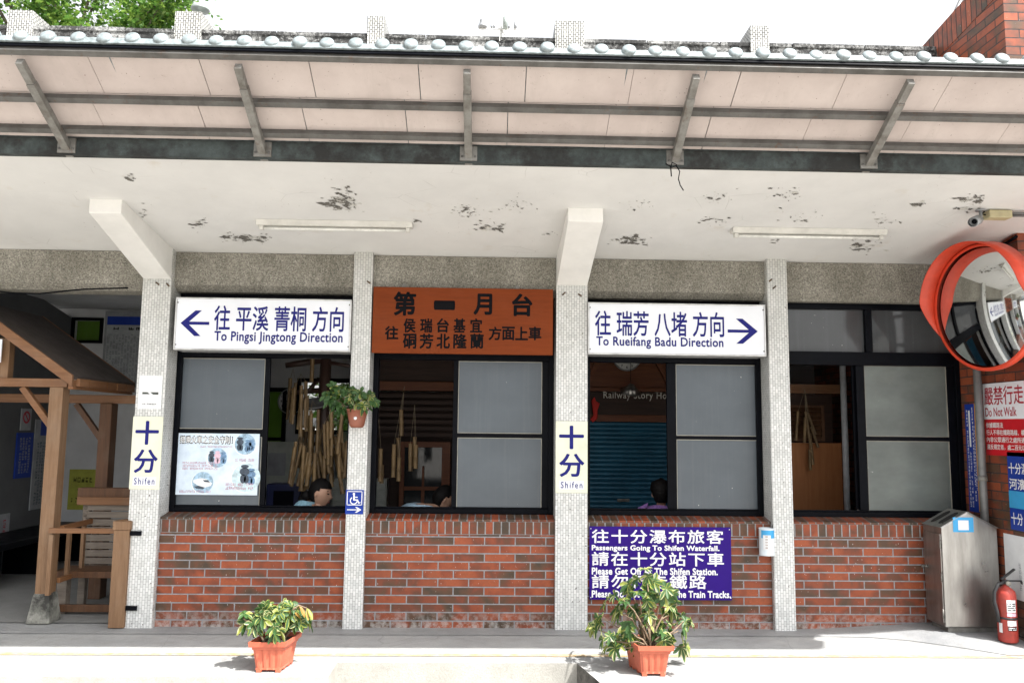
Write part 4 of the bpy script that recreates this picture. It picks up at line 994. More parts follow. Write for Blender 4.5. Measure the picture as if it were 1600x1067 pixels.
# ================================================================== PLANTS
def leaf(mb, base, d, nrm, L, W, droop, rnd, mg=0, me=1):
    """obovate leaf with a green middle and paler margins, folded along the midrib and drooping"""
    d = d.normalized(); side = d.cross(nrm).normalized(); up = side.cross(d).normalized()
    rows = [(0, .12), (.3, .62), (.65, 1.0), (.9, .6), (1.0, .1)]; vs = []
    for t_, w_ in rows:
        c = base + d * (L * t_) - Vector((0, 0, 1)) * (droop * L * t_ * t_)
        for s_, l_ in ((-1, .16), (-.58, .05), (0, 0), (.58, .05), (1, .16)): vs.append(c + side * (s_ * w_ * W / 2) + up * (abs(l_) * W * w_))
    o = len(mb.v); mb.v += vs
    for i in range(4):
        for k in range(4):
            a = o + i * 5 + k; mb.f.append([a, a + 1, a + 6, a + 5]); mb.m.append(mg if k in (1, 2) else me); mb.sm.append(True)
def whorl(mb, st_, p, d, size, rnd, n=7, variety=.5, petiole=.06):
    d = d.normalized(); side = d.cross(Vector((.3, .2, 1))).normalized(); q = d.cross(side)
    st_.tube([p, p + d * petiole], .0022, 5); c = p + d * petiole; ph = rnd.random() * 6
    for k in range(n):
        a = ph + 2 * math.pi * k / n + rnd.uniform(-.15, .15); out = side * math.cos(a) + q * math.sin(a)
        v = rnd.random(); mg, me = (0, 0) if v > variety else ((0, 1) if v > variety * .45 else ((0, 2) if v > .12 else (1, 2)))
        leaf(mb, c, (out + d * rnd.uniform(.05, .5)), d, size * rnd.uniform(.7, 1.12), size * rnd.uniform(.42, .55), rnd.uniform(.1, .6), rnd, mg, me)
LM = ['leaf', 'leaf2', 'leaf3', 'leaf_brown']
def planter(fl, frr, back, h, lab, plant_lab):
    """long ribbed window box seen end-on; fl/frr = front corners on the ground, back = direction of its length"""
    cx = (fl + frr) / 2; wv = (frr - fl); W = wv.length; wv.normalize(); bv = back.normalized(); Ln = back.length; z0 = cx.z
    t = thing('planter_box', (cx.x, cx.y, z0), lab, 'planter', None)
    def pt(u, v, z, infl): return cx + wv * (u * (W / 2 + infl)) + bv * (Ln / 2 + v * (Ln / 2 + infl)) + Vector((0, 0, z))
    b = MB(); prof = []
    nu, nv = 12, 30; per = []
    for i in range(nu): per.append((-1 + 2 * i / nu, -1, 0))
    for i in range(nv): per.append((1, -1 + 2 * i / nv, 1))
    for i in range(nu): per.append((1 - 2 * i / nu, 1, 2))
    for i in range(nv): per.append((-1, 1 - 2 * i / nv, 3))
    N = len(per); lv = [(.016, 0), (.03, .001), (h * .72, .016), (h * .74, .02), (h * .84, .022), (h * .845, .036), (h, .040), (h, .030), (h * .86, .022)]
    for z, infl in lv:
        for i, (u, v, e) in enumerate(per):
            rib = 0
            if .02 < z < h * .73:
                k = (u + 1) / 2 * 4 if e in (0, 2) else (v + 1) / 2 * 10
                rib = -.007 * max(0, 1 - abs((k % 1) - .0) / .12) - .007 * max(0, 1 - abs((k % 1) - 1) / .12)
            b.v.append(pt(u, v, z, infl + rib))
    for r_ in range(len(lv) - 1):
        for i in range(N): b.f.append([r_ * N + i, r_ * N + (i + 1) % N, (r_ + 1) * N + (i + 1) % N, (r_ + 1) * N + i]); b.m.append(0); b.sm.append(False)
    b.f.append(list(range(N))[::-1]); b.m.append(0); b.sm.append(False)
    b.build('box', 'terracotta', t)
    ft = MB()
    for u in (-.75, .75):
        for v in (-.9, -.2, .5, .95): c_ = pt(u, v, 0, 0); ft.box(c_.x - .016, c_.x + .016, c_.y - .016, c_.y + .016, z0 + .001, z0 + .0175)
    ft.build('foot', 'terracotta', t)
    so_ = MB(); so_.add([pt(u, v, h * .87, .021) for u, v in ((-1, -1), (1, -1), (1, 1), (-1, 1))], [(0, 1, 2, 3)]); so_.build('soil', 'soil', t)
    pc = pt(0, -.2, h * .87, 0)
    p = thing('potted_plant', pc, plant_lab, 'plant')
    return t, p, pt, h * .87
# left planter: low variegated umbrella plant, one bare arching branch
rnd = random.Random(21)
fl, fr_ = atZ(399, 1050, 0), atZ(439, 1050, 0)
t, p, pt, sz = planter(fl, fr_, Vector((.03, .2, 0)), .2, 'ribbed terracotta-coloured planter box near the platform edge, in front of the left brick bay', 'low sparse umbrella plant with yellowing leaves in the left planter box')
lb, sb = MB(), MB()
for (u, v, hx, hy, hz, nw) in [(-.5, -.7, -.15, .0, .16, 7), (-.1, -.6, -.06, -.02, .2, 7), (.2, -.4, .0, .0, .19, 6), (.3, 0, .06, .02, .2, 7), (-.3, .1, -.05, .03, .21, 6), (.4, .5, .11, .0, .15, 7), (0, .6, .02, .05, .2, 6), (.1, -.8, .05, -.04, .1, 5), (-.6, -.3, -.14, 0, .12, 5), (.5, .2, .14, .02, .12, 5)]:
    a = pt(u, v, sz, 0); b = a + Vector((hx, hy, hz)); m_ = a.lerp(b, .55) + Vector((hx * -.12, 0, hz * .12)); sb.tube([a, m_, b], [.008, .006, .004], 6)
    for k in range(nw + 1):
        d = Vector((rnd.gauss(0, 1), rnd.gauss(0, 1), rnd.uniform(-.3, 1.2))).normalized()
        whorl(lb, sb, m_.lerp(b, rnd.random() ** .6), d, rnd.uniform(.05, .075), rnd, rnd.choice((6, 7, 8)), .6, rnd.uniform(.02, .05))
a = pt(.25, -.1, sz, 0); pts = [a, a + Vector((.05, 0, .13)), a + Vector((.08, .0, .2)), a + Vector((.13, .0, .235)), a + Vector((.18, .01, .215))]; sb.tube(pts, [.008, .008, .007, .005, .003], 7)
for k in range(9): leaf(lb, pts[-1 - k % 3] , Vector((rnd.uniform(-.3, 1), rnd.uniform(-.6, .6), rnd.uniform(-1, .1))), Vector((0, -.4, 1)), rnd.uniform(.05, .075), .03, .5, rnd, rnd.choice((1, 3)), rnd.choice((1, 3)))
for k in range(5): leaf(lb, pts[2], Vector((rnd.uniform(-1, .3), rnd.uniform(-.6, .6), rnd.uniform(-.2, .5))), Vector((0, -.4, 1)), .05, .02, .4, rnd, 3, 3)
lb.build('foliage', LM, p, recalc=False); sb.build('stem', 'stem', p)
# right planter: taller bushy plant
rnd = random.Random(8)
fl, fr_ = atZ(1003, 1056, 0), atZ(1041, 1056, 0)
t, p, pt, sz = planter(fl, fr_, Vector((-.05, .22, 0)), .2, 'ribbed terracotta-coloured planter box near the platform edge, in front of the purple notice', 'tall bushy variegated umbrella plant in the right planter box')
lb, sb = MB(), MB()
c0 = pt(0, -.4, sz, 0)
targets = []
for (px, py) in [(1010, 900), (1022, 912), (1040, 925), (985, 920), (1000, 935), (1025, 940), (960, 945), (975, 960), (945, 968), (1045, 960), (1060, 985), (1068, 970), (1055, 1005), (1066, 1010), (955, 1000), (962, 1012), (985, 985), (1005, 965), (1030, 975), (1015, 985), (995, 1000), (1040, 990), (1022, 955), (930, 982), (972, 935), (1052, 945), (1010, 925), (992, 955), (970, 990), (1035, 1000), (1012, 945), (980, 1003)]:
    b = at(px, py, c0.y + rnd.uniform(-.06, .22)); targets.append(b)
for b in targets:
    a = pt(rnd.uniform(-.4, .4), rnd.uniform(-.8, .1), sz, 0); m_ = a.lerp(b, .6) + Vector((0, 0, .05 * (b.z - a.z > .15)))
    sb.tube([a, a.lerp(m_, .5) + Vector((0, 0, .02)), m_, b], [.007, .006, .005, .003], 6)
    for k in range(3):
        d = Vector((rnd.gauss(0, .8) + (b.x - c0.x) * 2.5, rnd.gauss(-.3, .7), rnd.uniform(-.4, 1.1))).normalized(); whorl(lb, sb, b + Vector((rnd.gauss(0, .02), rnd.gauss(0, .03), rnd.gauss(0, .02))), d, rnd.uniform(.048, .075), rnd, rnd.choice((6, 7, 8)), .55, rnd.uniform(.01, .05))
lb.build('foliage', LM, p, recalc=False); sb.build('stem', 'stem', p)
# hanging pot on the narrow pillar
pc = at(558, 668, -.07); pz = pc.z; pr_ = .095
pc = Vector((pc.x, -.085, pz - .0))
t = thing('hanging_pot', pc, 'brown plastic flowerpot hung on the narrow tiled pillar beside the bamboo chimes', 'flowerpot')
MB().lathe([(0, 0), (.045, 0), (.06, .02), (.066, .055), (.084, .135), (.09, .136), (.094, .15), (.088, .152), (.078, .13), (0, .128)], pc, seg=28).build('pot', 'pot_brown', t)
MB().lathe([(0, .002), (.075, .128), (0, .1285)], pc, seg=20).build('soil', 'soil', t)
a = MB(); cc = pc + Vector((-.002, -.0755, .075)); a.lathe([(.013, -.001), (.013, .003), (0, .0035)], cc, (0, -1, .25), 16); a.build('sticker', 'paper', t)
MB().bar(pc + Vector((0, .06, .14)), pc + Vector((0, .084, .2)), .02, .004, (0, 1, 0)).build('hook', 'steel', t)
p = thing('potted_plant', pc + Vector((0, 0, .128)), 'leafy green umbrella plant growing in the brown pot on the narrow pillar', 'plant')
lb, sb = MB(), MB(); rnd = random.Random(4)
for (px, py) in [(522, 606), (530, 615), (518, 625), (527, 632), (540, 612), (512, 618), (548, 622), (562, 615), (572, 622), (580, 618), (557, 630), (568, 634), (545, 635), (577, 632), (535, 640), (584, 628), (550, 612)]:
    b = at(px, py, pc.y + rnd.uniform(-.1, .02)); a = pc + Vector((rnd.uniform(-.04, .04), rnd.uniform(-.04, .03), .12)); sb.tube([a, a.lerp(b, .6) + Vector((0, 0, .015)), b], [.004, .003, .002], 5)
    for k in range(2): whorl(lb, sb, b, Vector((rnd.gauss(0, .7), rnd.gauss(-.6, .4), rnd.uniform(0, 1))), rnd.uniform(.05, .07), rnd, 7, .4 if px > 540 else .1, .012)
lb.build('foliage', LM, p, recalc=False); sb.build('stem', 'stem', p)
# tree behind the roof, upper left
def tree(loc, rc, zc, n, lab, name='broadleaf_tree', seed=5, ls=.085):
    rnd = random.Random(seed); t = thing(name, loc, lab, 'tree'); base = Vector(loc)
    tr = MB(); top = base + Vector((.2, .1, zc - loc[2] - rc * .3)); tr.tube([base, base.lerp(top, .5) + Vector((.1, 0, 0)), top], [.2, .16, .1], 12)
    tips = []
    for k in range(46):
        th = rnd.random() * 2 * math.pi; ph = math.acos(rnd.uniform(-.75, 1)); r_ = rc * rnd.uniform(.45, 1)
        e = Vector((base.x + r_ * math.sin(ph) * math.cos(th) * 1.15, base.y + r_ * math.sin(ph) * math.sin(th), zc + r_ * math.cos(ph) * .85)); s_ = base.lerp(top, rnd.uniform(.6, 1))
        m_ = s_.lerp(e, .5) + Vector((rnd.gauss(0, .2), rnd.gauss(0, .2), rnd.gauss(.15, .15))); tr.tube([s_, m_, e], [.045, .025, .008], 6); tips.append((m_, e))
    tr.build('trunk', 'bark', t)
    lv = MB()
    for k in range(n):
        m_, e = rnd.choice(tips); c = m_.lerp(e, rnd.uniform(.15, 1.12)) + Vector((rnd.gauss(0, .2), rnd.gauss(0, .2), rnd.gauss(0, .13)))
        for q_ in range(5):
            s = ls * rnd.uniform(.7, 1.25); d = Vector((rnd.gauss(0, 1), rnd.gauss(0, 1), rnd.gauss(-.35, .6))).normalized(); u = d.cross(Vector((rnd.gauss(0, .5), rnd.gauss(0, .5), 1))).normalized(); cc = c + Vector((rnd.gauss(0, .07), rnd.gauss(0, .07), rnd.gauss(0, .05)))
            o = len(lv.v); lv.v += [cc, cc + d * s * .45 + u * s * .36, cc + d * s * 1.1, cc + d * s * .45 - u * s * .36]; lv.f.append([o, o + 1, o + 2, o + 3]); lv.m.append(0 if rnd.random() < .62 else 1); lv.sm.append(True)
    lv.build('crown', ['tree_leaf', 'tree_leaf2'], t, recalc=False)
tree((-8.0, 6.3, -.5), 2.55, 8.3, 6500, 'leafy bright green tree behind the roof at upper left')
def shrub(loc, rx, h, n, lab, seed):
    rnd = random.Random(seed); t = thing('shrub', loc, lab, 'shrub'); b = Vector(loc); st_ = MB(); lv = MB()
    for k in range(22):
        e = b + Vector((rnd.gauss(0, rx * .5), rnd.gauss(0, .35), h * rnd.uniform(.5, 1))); st_.tube([b + Vector((rnd.gauss(0, .1), 0, 0)), b.lerp(e, .5) + Vector((0, 0, .15)), e], [.03, .02, .006], 5)
        for q_ in range(n // 22):
            c = b.lerp(e, rnd.uniform(.3, 1.05)) + Vector((rnd.gauss(0, .16), rnd.gauss(0, .16), rnd.gauss(0, .14))); s = rnd.uniform(.07, .13); d = Vector((rnd.gauss(0, 1), rnd.gauss(0, 1), rnd.gauss(0, .7))).normalized(); u = d.cross(Vector((0, .3, 1))).normalized()
            o = len(lv.v); lv.v += [c, c + d * s * .5 + u * s * .35, c + d * s, c + d * s * .5 - u * s * .35]; lv.f.append([o, o + 1, o + 2, o + 3]); lv.m.append(rnd.randint(0, 1)); lv.sm.append(True)
    st_.build('stem', 'bark', t); lv.build('foliage', ['tree_leaf', 'tree_leaf2'], t, recalc=False)
shrub((-2.2, 5.3, -.5), 1.5, 4.3, 7000, 'green shrub outside the rear office window behind the bamboo chimes', 9)

# ================================================================== ON AND BEHIND THE ROOF
v = at(313, 14, .75); t = thing('roof_vent', (v.x, .75, 3.5), 'domed grey-green vent cowl on a thin stalk above the roof beside a tiled pier', 'vent')
MB().tube([(v.x, .75, 3.5), (v.x, .75, v.z - .03)], .018, 10).build('stalk', 'vent', t)
MB().lathe([(0, .055), (.04, .05), (.075, .03), (.088, .0), (.082, -.012), (.03, -.022), (.018, -.06), (0, -.06)], (v.x, .75, v.z - .01), seg=24).build('cowl', 'vent', t)
a, b = atX(1484, 38, 3.2), atX(1507, -8, 3.2)
a, b = at(1483, 40, .9), at(1512, -22, .9)
tag(MB().tube([(a.x, a.y, 3.5), a, b], .022, 10).build('roof_conduit', 'pole_grey'), 'thin grey conduit pole leaning against the sloping brick parapet', 'pole')
UPY = 16
u0 = at(784, 52, UPY); t = thing('utility_pole', (u0.x, UPY, -.5), 'pale concrete utility pole behind the roof with small transformers', 'utility pole')
ztop = at(781, -30, UPY).z
MB().tube([(u0.x, UPY, -.5), (u0.x, UPY, ztop)], [.125, .09], 12).build('shaft', 'utility', t)
zc_ = at(784, 49, UPY).z
xa = MB(); xa.bar((at(748, 50, UPY).x, UPY - .12, zc_), (at(808, 50, UPY).x, UPY - .12, zc_), .035, .035)
z2 = at(781, 0, UPY).z; xa.bar((at(771, 0, UPY).x, UPY - .1, z2), (at(790, 0, UPY).x, UPY - .1, z2), .035, .035); xa.build('crossarm', 'utility', t)
c = at(754, 52, UPY); MB().lathe([(0, 0), (.13, 0), (.13, .06), (.1, .09), (.1, .13), (.075, .16), (.09, .2), (.06, .28), (0, .3)], (c.x, UPY - .12, zc_ + .03), seg=16).build('transformer', 'camgrey', t)
c = at(788, 52, UPY); MB().lathe([(0, 0), (.07, 0), (.07, .36), (.04, .42), (0, .42)], (c.x + .02, UPY - .25, zc_ - .05), seg=16).build('drum', 'vent', t)
i_ = MB()
for px in (768, 772, 795, 805): c = at(px, 50, UPY); i_.lathe([(0, 0), (.035, 0), (.02, .04), (.035, .05), (.02, .09), (0, .1)] if px < 800 else [(0, 0), (.045, 0), (.045, .2), (0, .2)], (c.x, UPY - .12, zc_ + .03), seg=10)
for px in (773, 777, 783, 787): c = at(px, 0, UPY); i_.lathe([(0, 0), (.03, 0), (.02, .08), (0, .09)], (c.x, UPY - .1, z2 + .025), seg=8)
i_.build('insulator', 'camgrey', t)

# ================================================================== TIMBER KIOSK IN THE DOORWAY
KY0, KY1 = .12, 1.15
ex = at(118, 593, KY0); ez = ex.z; KXE = ex.x
slope = (at(0, 505, KY0).z - at(118, 591, KY0).z) / (at(118, 591, KY0).x - at(0, 505, KY0).x)
KR = -5.05; zr_ = ez + slope * (KXE - KR); KXL = 2 * KR - KXE
k_ = thing('timber_kiosk', (KR, .6, 0), 'brown timber kiosk with a gabled roof, posts and railing standing in the left doorway', 'kiosk')
rf = MB()
for s_, xe in ((1, KXE), (-1, KXL)):
    dn = Vector((-(ez - zr_), 0, (xe - KR))) * s_; dn.normalize()
    a, b = Vector((KR, 0, zr_)), Vector((xe, 0, ez))
    rf.prism([Vector((a.x, KY0 - .03, a.z)), Vector((b.x, KY0 - .03, b.z)), Vector((b.x, KY0 - .03, b.z + .03)), Vector((a.x, KY0 - .03, a.z + .03))], (0, KY1 - KY0 + .12, 0))
rf.build('roof', 'roofing', k_)
fb = MB()
for y in (KY0 - .055, KY1 + .06):
    for xe in (KXE, KXL): MB().prism([(KR, y, zr_ + .035), (KR, y, zr_ - .06), (xe, y, ez - .06), (xe, y, ez + .035)], (0, .03, 0)).build('barge_board', 'wood_x', k_, .003)
fe = MB(); fe.box(KXE - .045, KXE - .005, KY0 - .02, KY1 + .055, ez - .08, ez - .002); fe.build('eave_board', 'wood_y', k_)
sh = MB(); rnd = random.Random(2)
for i in range(6):
    y0_ = KY0 + .02 + i * (KY1 - KY0) / 6; sh.box(KXE - .004, KXE + .016 + rnd.uniform(0, .012), y0_, y0_ + .16, ez - .055, ez + .008)
sh.build('shingle_end', 'wood_y', k_)
tb0, tb1 = at(50, 591, KY0), at(50, 604, KY0)
MB().box(KXL + .1, at(105, 597, KY0).x, KY0, KY0 + .1, tb1.z, tb0.z).build('tie_beam', 'wood_x', k_, .004)
tr0, tr1 = at(120, 617, KY1), at(120, 630, KY1)
MB().box(KXL + .1, at(183, 622, KY1).x + .3, KY1 - .1, KY1, tr1.z, tr0.z).build('tie_beam', 'wood_x', k_, .004)
pw = .112
pxm = (at(92, 605, KY0).x + at(75, 920, KY0).x) / 2 - .035
pzb = at(70, 928, KY0).z
MB().box(pxm - pw / 2, pxm + pw / 2, KY0 + .001, KY0 + pw, pzb - .02, tb1.z - .001).build('post', 'wood', k_, .005)
fo = MB(); zf = pzb + .004; b2 = .095; t2 = .064
fo.add([(pxm - b2, KY0 + .06 - b2, .013), (pxm + b2, KY0 + .06 - b2, .013), (pxm + b2, KY0 + .06 + b2, .013), (pxm - b2, KY0 + .06 + b2, .013), (pxm - t2, KY0 + .06 - t2, zf), (pxm + t2, KY0 + .06 - t2, zf), (pxm + t2, KY0 + .06 + t2, zf), (pxm - t2, KY0 + .06 + t2, zf)], [(0, 3, 2, 1), (4, 5, 6, 7), (0, 1, 5, 4), (1, 2, 6, 5), (2, 3, 7, 6), (3, 0, 4, 7)])
fo.build('footing', moss_mat('mossy_concrete', (.14, .145, .12), (.32, .31, .28), (.16, .13, .08)), k_, .008)
pxr = at(174, 660, KY1).x
MB().box(pxr - pw / 2, pxr + pw / 2, KY1 - .13, KY1 - .001, .013, tr1.z - .001).build('post', 'wood_dark', k_, .005)
MB().box(at(13, 540, KY0).x - .14, at(13, 540, KY0).x, KY0 + .02, KY0 + .1, tb0.z, zr_ - .3).build('king_post', 'wood', k_, .004)
br = MB(); br.bar(at(36, 605, KY0 + .05), at(80, 665, KY0 + .05), .05, .05, (0, 1, 0)); br.build('brace', 'wood_x', k_, .003)
br = MB(); br.bar(at(120, 631, KY1 - .05), at(160, 688, KY1 - .05), .05, .05, (0, 1, 0)); br.build('brace', 'wood_dark', k_, .003)
fr = frY(-40, 530, 3, 566, KY0 - .03); plate(MB(), fr, .01).build('sign_panel', 'signwhite', k_)
# newel, railing and iron straps
nx0, nx1 = at(181, 890, .02).x, at(204, 890, .02).x; nz = at(194, 812, .02).z; nxm = (nx0 + nx1) / 2 - .01
n_ = MB(); n_.box(nxm - .062, nxm + .062, -.03, .09, .013, nz - .075); n_.box(nxm - .07, nxm + .07, -.037, .097, nz - .074, nz - .006); n_.prism([(nxm - .07, -.037, nz - .006), (nxm + .07, -.037, nz - .006), (nxm + .045, -.01, nz), (nxm - .045, -.01, nz)], (0, .12, 0))
n_.build('newel_post', 'wood', k_, .004)
rl = MB(); zr1 = at(130, 829, .06).z; rl.box(pxm + pw / 2, nxm - .063, .05, .085, zr1 - .02, zr1 + .02); rl.build('handrail', 'wood_x', k_, .004)
rl = MB(); xs_ = pxm + pw / 2 + .012; zl = at(100, 902, .3).z
rl.box(xs_ - .02, xs_ + .02, KY0 + pw, KY1 - .13, zr1 - .02, zr1 + .02); rl.box(xs_ - .015, xs_ + .015, KY0 + pw, KY1 - .13, zl - .03, zl + .01); rl.build('side_rail', 'wood_y', k_, .004)
for y in (.34, .58, .82): box('baluster', k_, 'wood', xs_ - .014, xs_ + .014, y, y + .04, zl + .011, zr1 - .021, .003)
box('side_slat', k_, 'wood', pxm + pw / 2 + .001, pxm + pw / 2 + .035, .06, .10, .24, zr1 - .031, .003)
ir = MB()
for py in (833, 950): z = at(210, py, -.02).z; ir.box(nxm + .055, nxm + .15, -.02, -.008, z - .018, z + .018)
ir.build('iron_strap', 'black', k_)
# grey slatted rack behind the railing
RY = .72
r0 = at(130, 770, RY); r1 = at(205, 770, RY)
k2 = thing('slatted_rack', (r0.x, RY, 0), 'grey weathered slatted wooden bench rack behind the kiosk railing', 'rack')
xl, xr = r0.x, r1.x + .08
tp = MB(); zt_ = at(165, 769, RY).z; tp.box(xl - .04, xr, RY - .02, RY + .06, zt_ - .05, zt_ + .04); tp.build('top_rail', 'wood_dark', k2, .004)
z_ = at(165, 782, RY).z; box('upper_rail', k2, 'wood_x', xl - .03, xr, RY - .045, RY - .021, z_ - .035, z_ + .035, .004)
zs0, zs1 = at(165, 792, RY).z, at(165, 888, RY).z
for i in range(9):
    z = zs0 + (zs1 - zs0) * i / 8; box('slat', k2, 'grey_wood', xl + .05, xr, RY - .01, RY + .012, z - .028, z + .028, .003)
for x in (xl, xr - .05):
    box('leg', k2, 'grey_wood', x - .0, x + .06, RY + .013, RY + .07, .013, zt_ - .051, .003)
sp_ = MB()
for i in range(10): z = zs0 + (zs1 - zs0) * i / 9; sp_.lathe([(0, 0), (.022, 0), (.022, .012), (0, .012)], (xl + .03, RY + .0125, z), (0, -1, 0), 10)
sp_.build('spindle_end', 'grey_wood', k2)
zs_ = at(165, 894, RY - .2).z; box('seat', k2, 'wood_dark', xl - .06, xr, RY - .3, RY - .012, zs_ - .03, zs_ + .025, .004)
box('front_leg', k2, 'grey_wood', xl - .03, xl + .05, RY - .28, RY - .2, .013, zs_ - .031, .003)
zf_ = at(165, 950, RY - .3).z; box('foot_rail', k2, 'wood_dark', xl - .08, xr, RY - .31, RY - .281, zf_ - .03, zf_ + .03, .004)
box('stretcher', k2, 'grey_wood', xl + .05, xr, RY - .19, RY - .16, .3, .335, .003)

# ================================================================== WAITING ROOM FITTINGS
fr = frY(163, 487, 226, 605, WB - .06); t = thing('timetable_board', fr[0], 'large grey framed timetable board with a navy heading on the waiting room wall', 'timetable')
plate(MB(), fr, .03).build('frame', mat('board_grey', (.24, .25, .26), .6), t); plate(MB(), sub(fr, .06, .07, .98, .18), .002, lift=.031).build('heading', 'blue', t); plate(MB(), sub(fr, .06, .19, .98, .97), .002, lift=.031).build('sheet', mat('timetable_sheet', (.33, .35, .36), .7), t)
a = MB(); marks(a, sub(fr, .2, .205, .95, .255), 1, 4, .036, seed=40); a.build('heading_lettering', 'ink', t, recalc=False)
a = MB(); marks(a, sub(fr, .08, .3, .95, .95), 26, 12, .036, seed=41, gaps=.2); a.build('lettering', mat('table_print', (.16, .17, .18), .7), t, recalc=False)
fr = frY(107, 733, 151, 796, WB - .01); t = thing('olive_poster', fr[0], 'yellow-green poster with black lettering on the waiting room wall', 'poster')
plate(MB(), fr, .004).build('sheet', 'olive', t); a = MB(); marks(a, sub(fr, .15, .18, .85, .34), 1, 5, .006, seed=42, gaps=0); marks(a, sub(fr, .3, .45, .75, .6), 1, 3, .006, seed=43, gaps=0); marks(a, sub(fr, .1, .7, .9, .82), 2, 10, .006, seed=44); a.build('lettering', 'ink', t, recalc=False)
SX = -5.94
def side_board(name, px, lab, cat, m):
    tl, br_ = atX(px[0], px[1], SX), atX(px[2], px[3], SX)
    ya, yb = tl.y, br_.y
    fr = (Vector((SX, ya, br_.z)), Vector((0, 1, 0)), Vector((0, 0, 1)), Vector((1, 0, 0)), yb - ya, tl.z - br_.z)
    t = thing(name, fr[0], lab, cat); plate(MB(), fr, .012).build('panel', m, t); return t, fr
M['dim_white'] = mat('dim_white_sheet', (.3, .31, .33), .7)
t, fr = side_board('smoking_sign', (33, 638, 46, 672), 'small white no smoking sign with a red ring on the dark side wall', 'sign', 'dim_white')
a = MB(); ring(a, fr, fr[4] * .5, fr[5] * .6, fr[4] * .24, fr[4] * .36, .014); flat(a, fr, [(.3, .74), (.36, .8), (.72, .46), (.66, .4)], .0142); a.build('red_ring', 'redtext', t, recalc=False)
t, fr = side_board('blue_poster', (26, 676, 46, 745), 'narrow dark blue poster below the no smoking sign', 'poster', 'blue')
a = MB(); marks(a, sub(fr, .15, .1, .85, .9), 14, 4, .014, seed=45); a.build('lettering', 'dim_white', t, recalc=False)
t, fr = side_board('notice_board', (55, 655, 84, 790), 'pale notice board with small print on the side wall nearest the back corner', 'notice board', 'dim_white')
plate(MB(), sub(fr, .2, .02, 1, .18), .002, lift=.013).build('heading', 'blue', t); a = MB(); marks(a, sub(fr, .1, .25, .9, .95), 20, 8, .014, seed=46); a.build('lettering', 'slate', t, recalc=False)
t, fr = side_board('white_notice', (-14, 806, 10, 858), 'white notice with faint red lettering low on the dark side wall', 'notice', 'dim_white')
a = MB(); marks(a, sub(fr, .6, .15, .8, .85), 8, 1, .014, seed=47, gaps=0); a.build('lettering', 'redtext', t, recalc=False)
t = thing('waiting_bench', (-5.4, 2.2, .012), 'low black waiting room bench along the dark side wall', 'bench')
box('seat', t, 'black', -5.9, -5.35, 1.3, 3.3, .38, .44, .01)
for y in (1.4, 2.25, 3.1): box('leg', t, 'black', -5.85, -5.4, y, y + .06, .012, .379)

# ================================================================== SHOP FRONT BEHIND BAYS TWO TO FOUR
SY = 2.15
s = thing('timber_shop', (.9, SY + .3, .012), 'dark timber shop front with an orange-brown gable and teal roller shutter inside the station', 'shop')
a = at(585, 600, SY); e2 = at(1045, 600, SY)
zb_hi, zb_lo = at(700, 597, SY).z, at(700, 611, SY).z
xs0, xs1, xs2, xs3 = at(560, 600, SY).x, at(900, 600, SY).x, at(1062, 600, SY).x, at(1200, 600, SY).x
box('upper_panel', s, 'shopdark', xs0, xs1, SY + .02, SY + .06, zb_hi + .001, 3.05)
box('beam', s, 'shopwood', xs0, xs1, SY - .04, SY + .08, zb_lo, zb_hi, .004)
lv = MB(); z = zb_lo - .03
zd = at(665, 690, SY).z
while z > zd + .06: lv.box(xs0, at(712, 600, SY).x, SY, SY + .03, z - .045, z - .008); z -= .07
lv.build('louvre', 'shopdark', s)
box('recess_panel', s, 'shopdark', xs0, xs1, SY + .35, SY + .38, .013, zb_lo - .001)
dx0, dx1 = at(624, 740, SY).x, at(700, 740, SY).x
d_ = MB(); zt_ = zd; dm = at(661, 740, SY).x
d_.box(dx0, dx0 + .05, SY, SY + .05, .013, zt_); d_.box(dx1 - .07, dx1 + .02, SY, SY + .05, .013, zt_); d_.box(dx0 + .05, dx1 - .07, SY, SY + .05, zt_ - .06, zt_)
zq = at(660, 763, SY).z; d_.box(dx0 + .05, dx1 - .07, SY + .002, SY + .05, zq - .02, zq + .02); d_.box(dm - .018, dm + .018, SY + .004, SY + .05, .6, zq - .021); d_.box(dm - .012, dm + .012, SY + .004, SY + .05, zq + .021, at(660, 728, SY).z); d_.box(dx0 + .05, dx1 - .07, SY, SY + .05, .013, .6)
do = d_.build('glazed_door', 'shopwood', s, .003)
box('door_pane', do, mat('dark_door_glass', (.02, .022, .024), .08), dx0 + .05, dx1 - .07, SY + .025, SY + .03, .6, zt_ - .06)
# gable end with shutter
gz = at(980, 606, SY).z
gb_ = MB(); gb_.prism([(xs1 + .001, SY, gz), (xs3, SY, gz), (xs3, SY, 3.05), (xs1 + .001, SY, 3.05)], (0, .05, 0)); gb_.build('gable_panel', 'shopwood', s)
gf = MB()
for x0_, x1_, p0_, p1_ in ((0, 0, (918, 600), (938, 556)), (0, 0, (1046, 600), (1022, 556))): gf.bar(at(*p0_, SY - .02), at(*p1_, SY - .02), .05, .03, (0, 1, 0))
gf.build('gable_trim', 'shopwood', s)
box('fascia_beam', s, 'shopwood', xs1 + .001, xs3, SY - .05, SY + .05, at(980, 612, SY).z, gz - .001, .004)
zsg0, zsg1 = at(980, 648, SY).z, at(980, 613, SY).z
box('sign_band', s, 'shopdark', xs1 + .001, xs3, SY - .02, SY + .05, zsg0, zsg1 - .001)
text('Railway Story House', frY(943, 612, 1061, 626, SY - .024), mat('brass_lettering', (.6, .58, .52), .4), s, .008, 1.1, lift=.0)
zsh = at(980, 659, SY).z; box('shutter_head', s, 'shopwood', xs1 + .001, xs3, SY - .03, SY + .05, zsh, zsg0 - .001, .004)
sh = MB(); pts = []
N = 34; z = zsh; hgt = zsh - .013
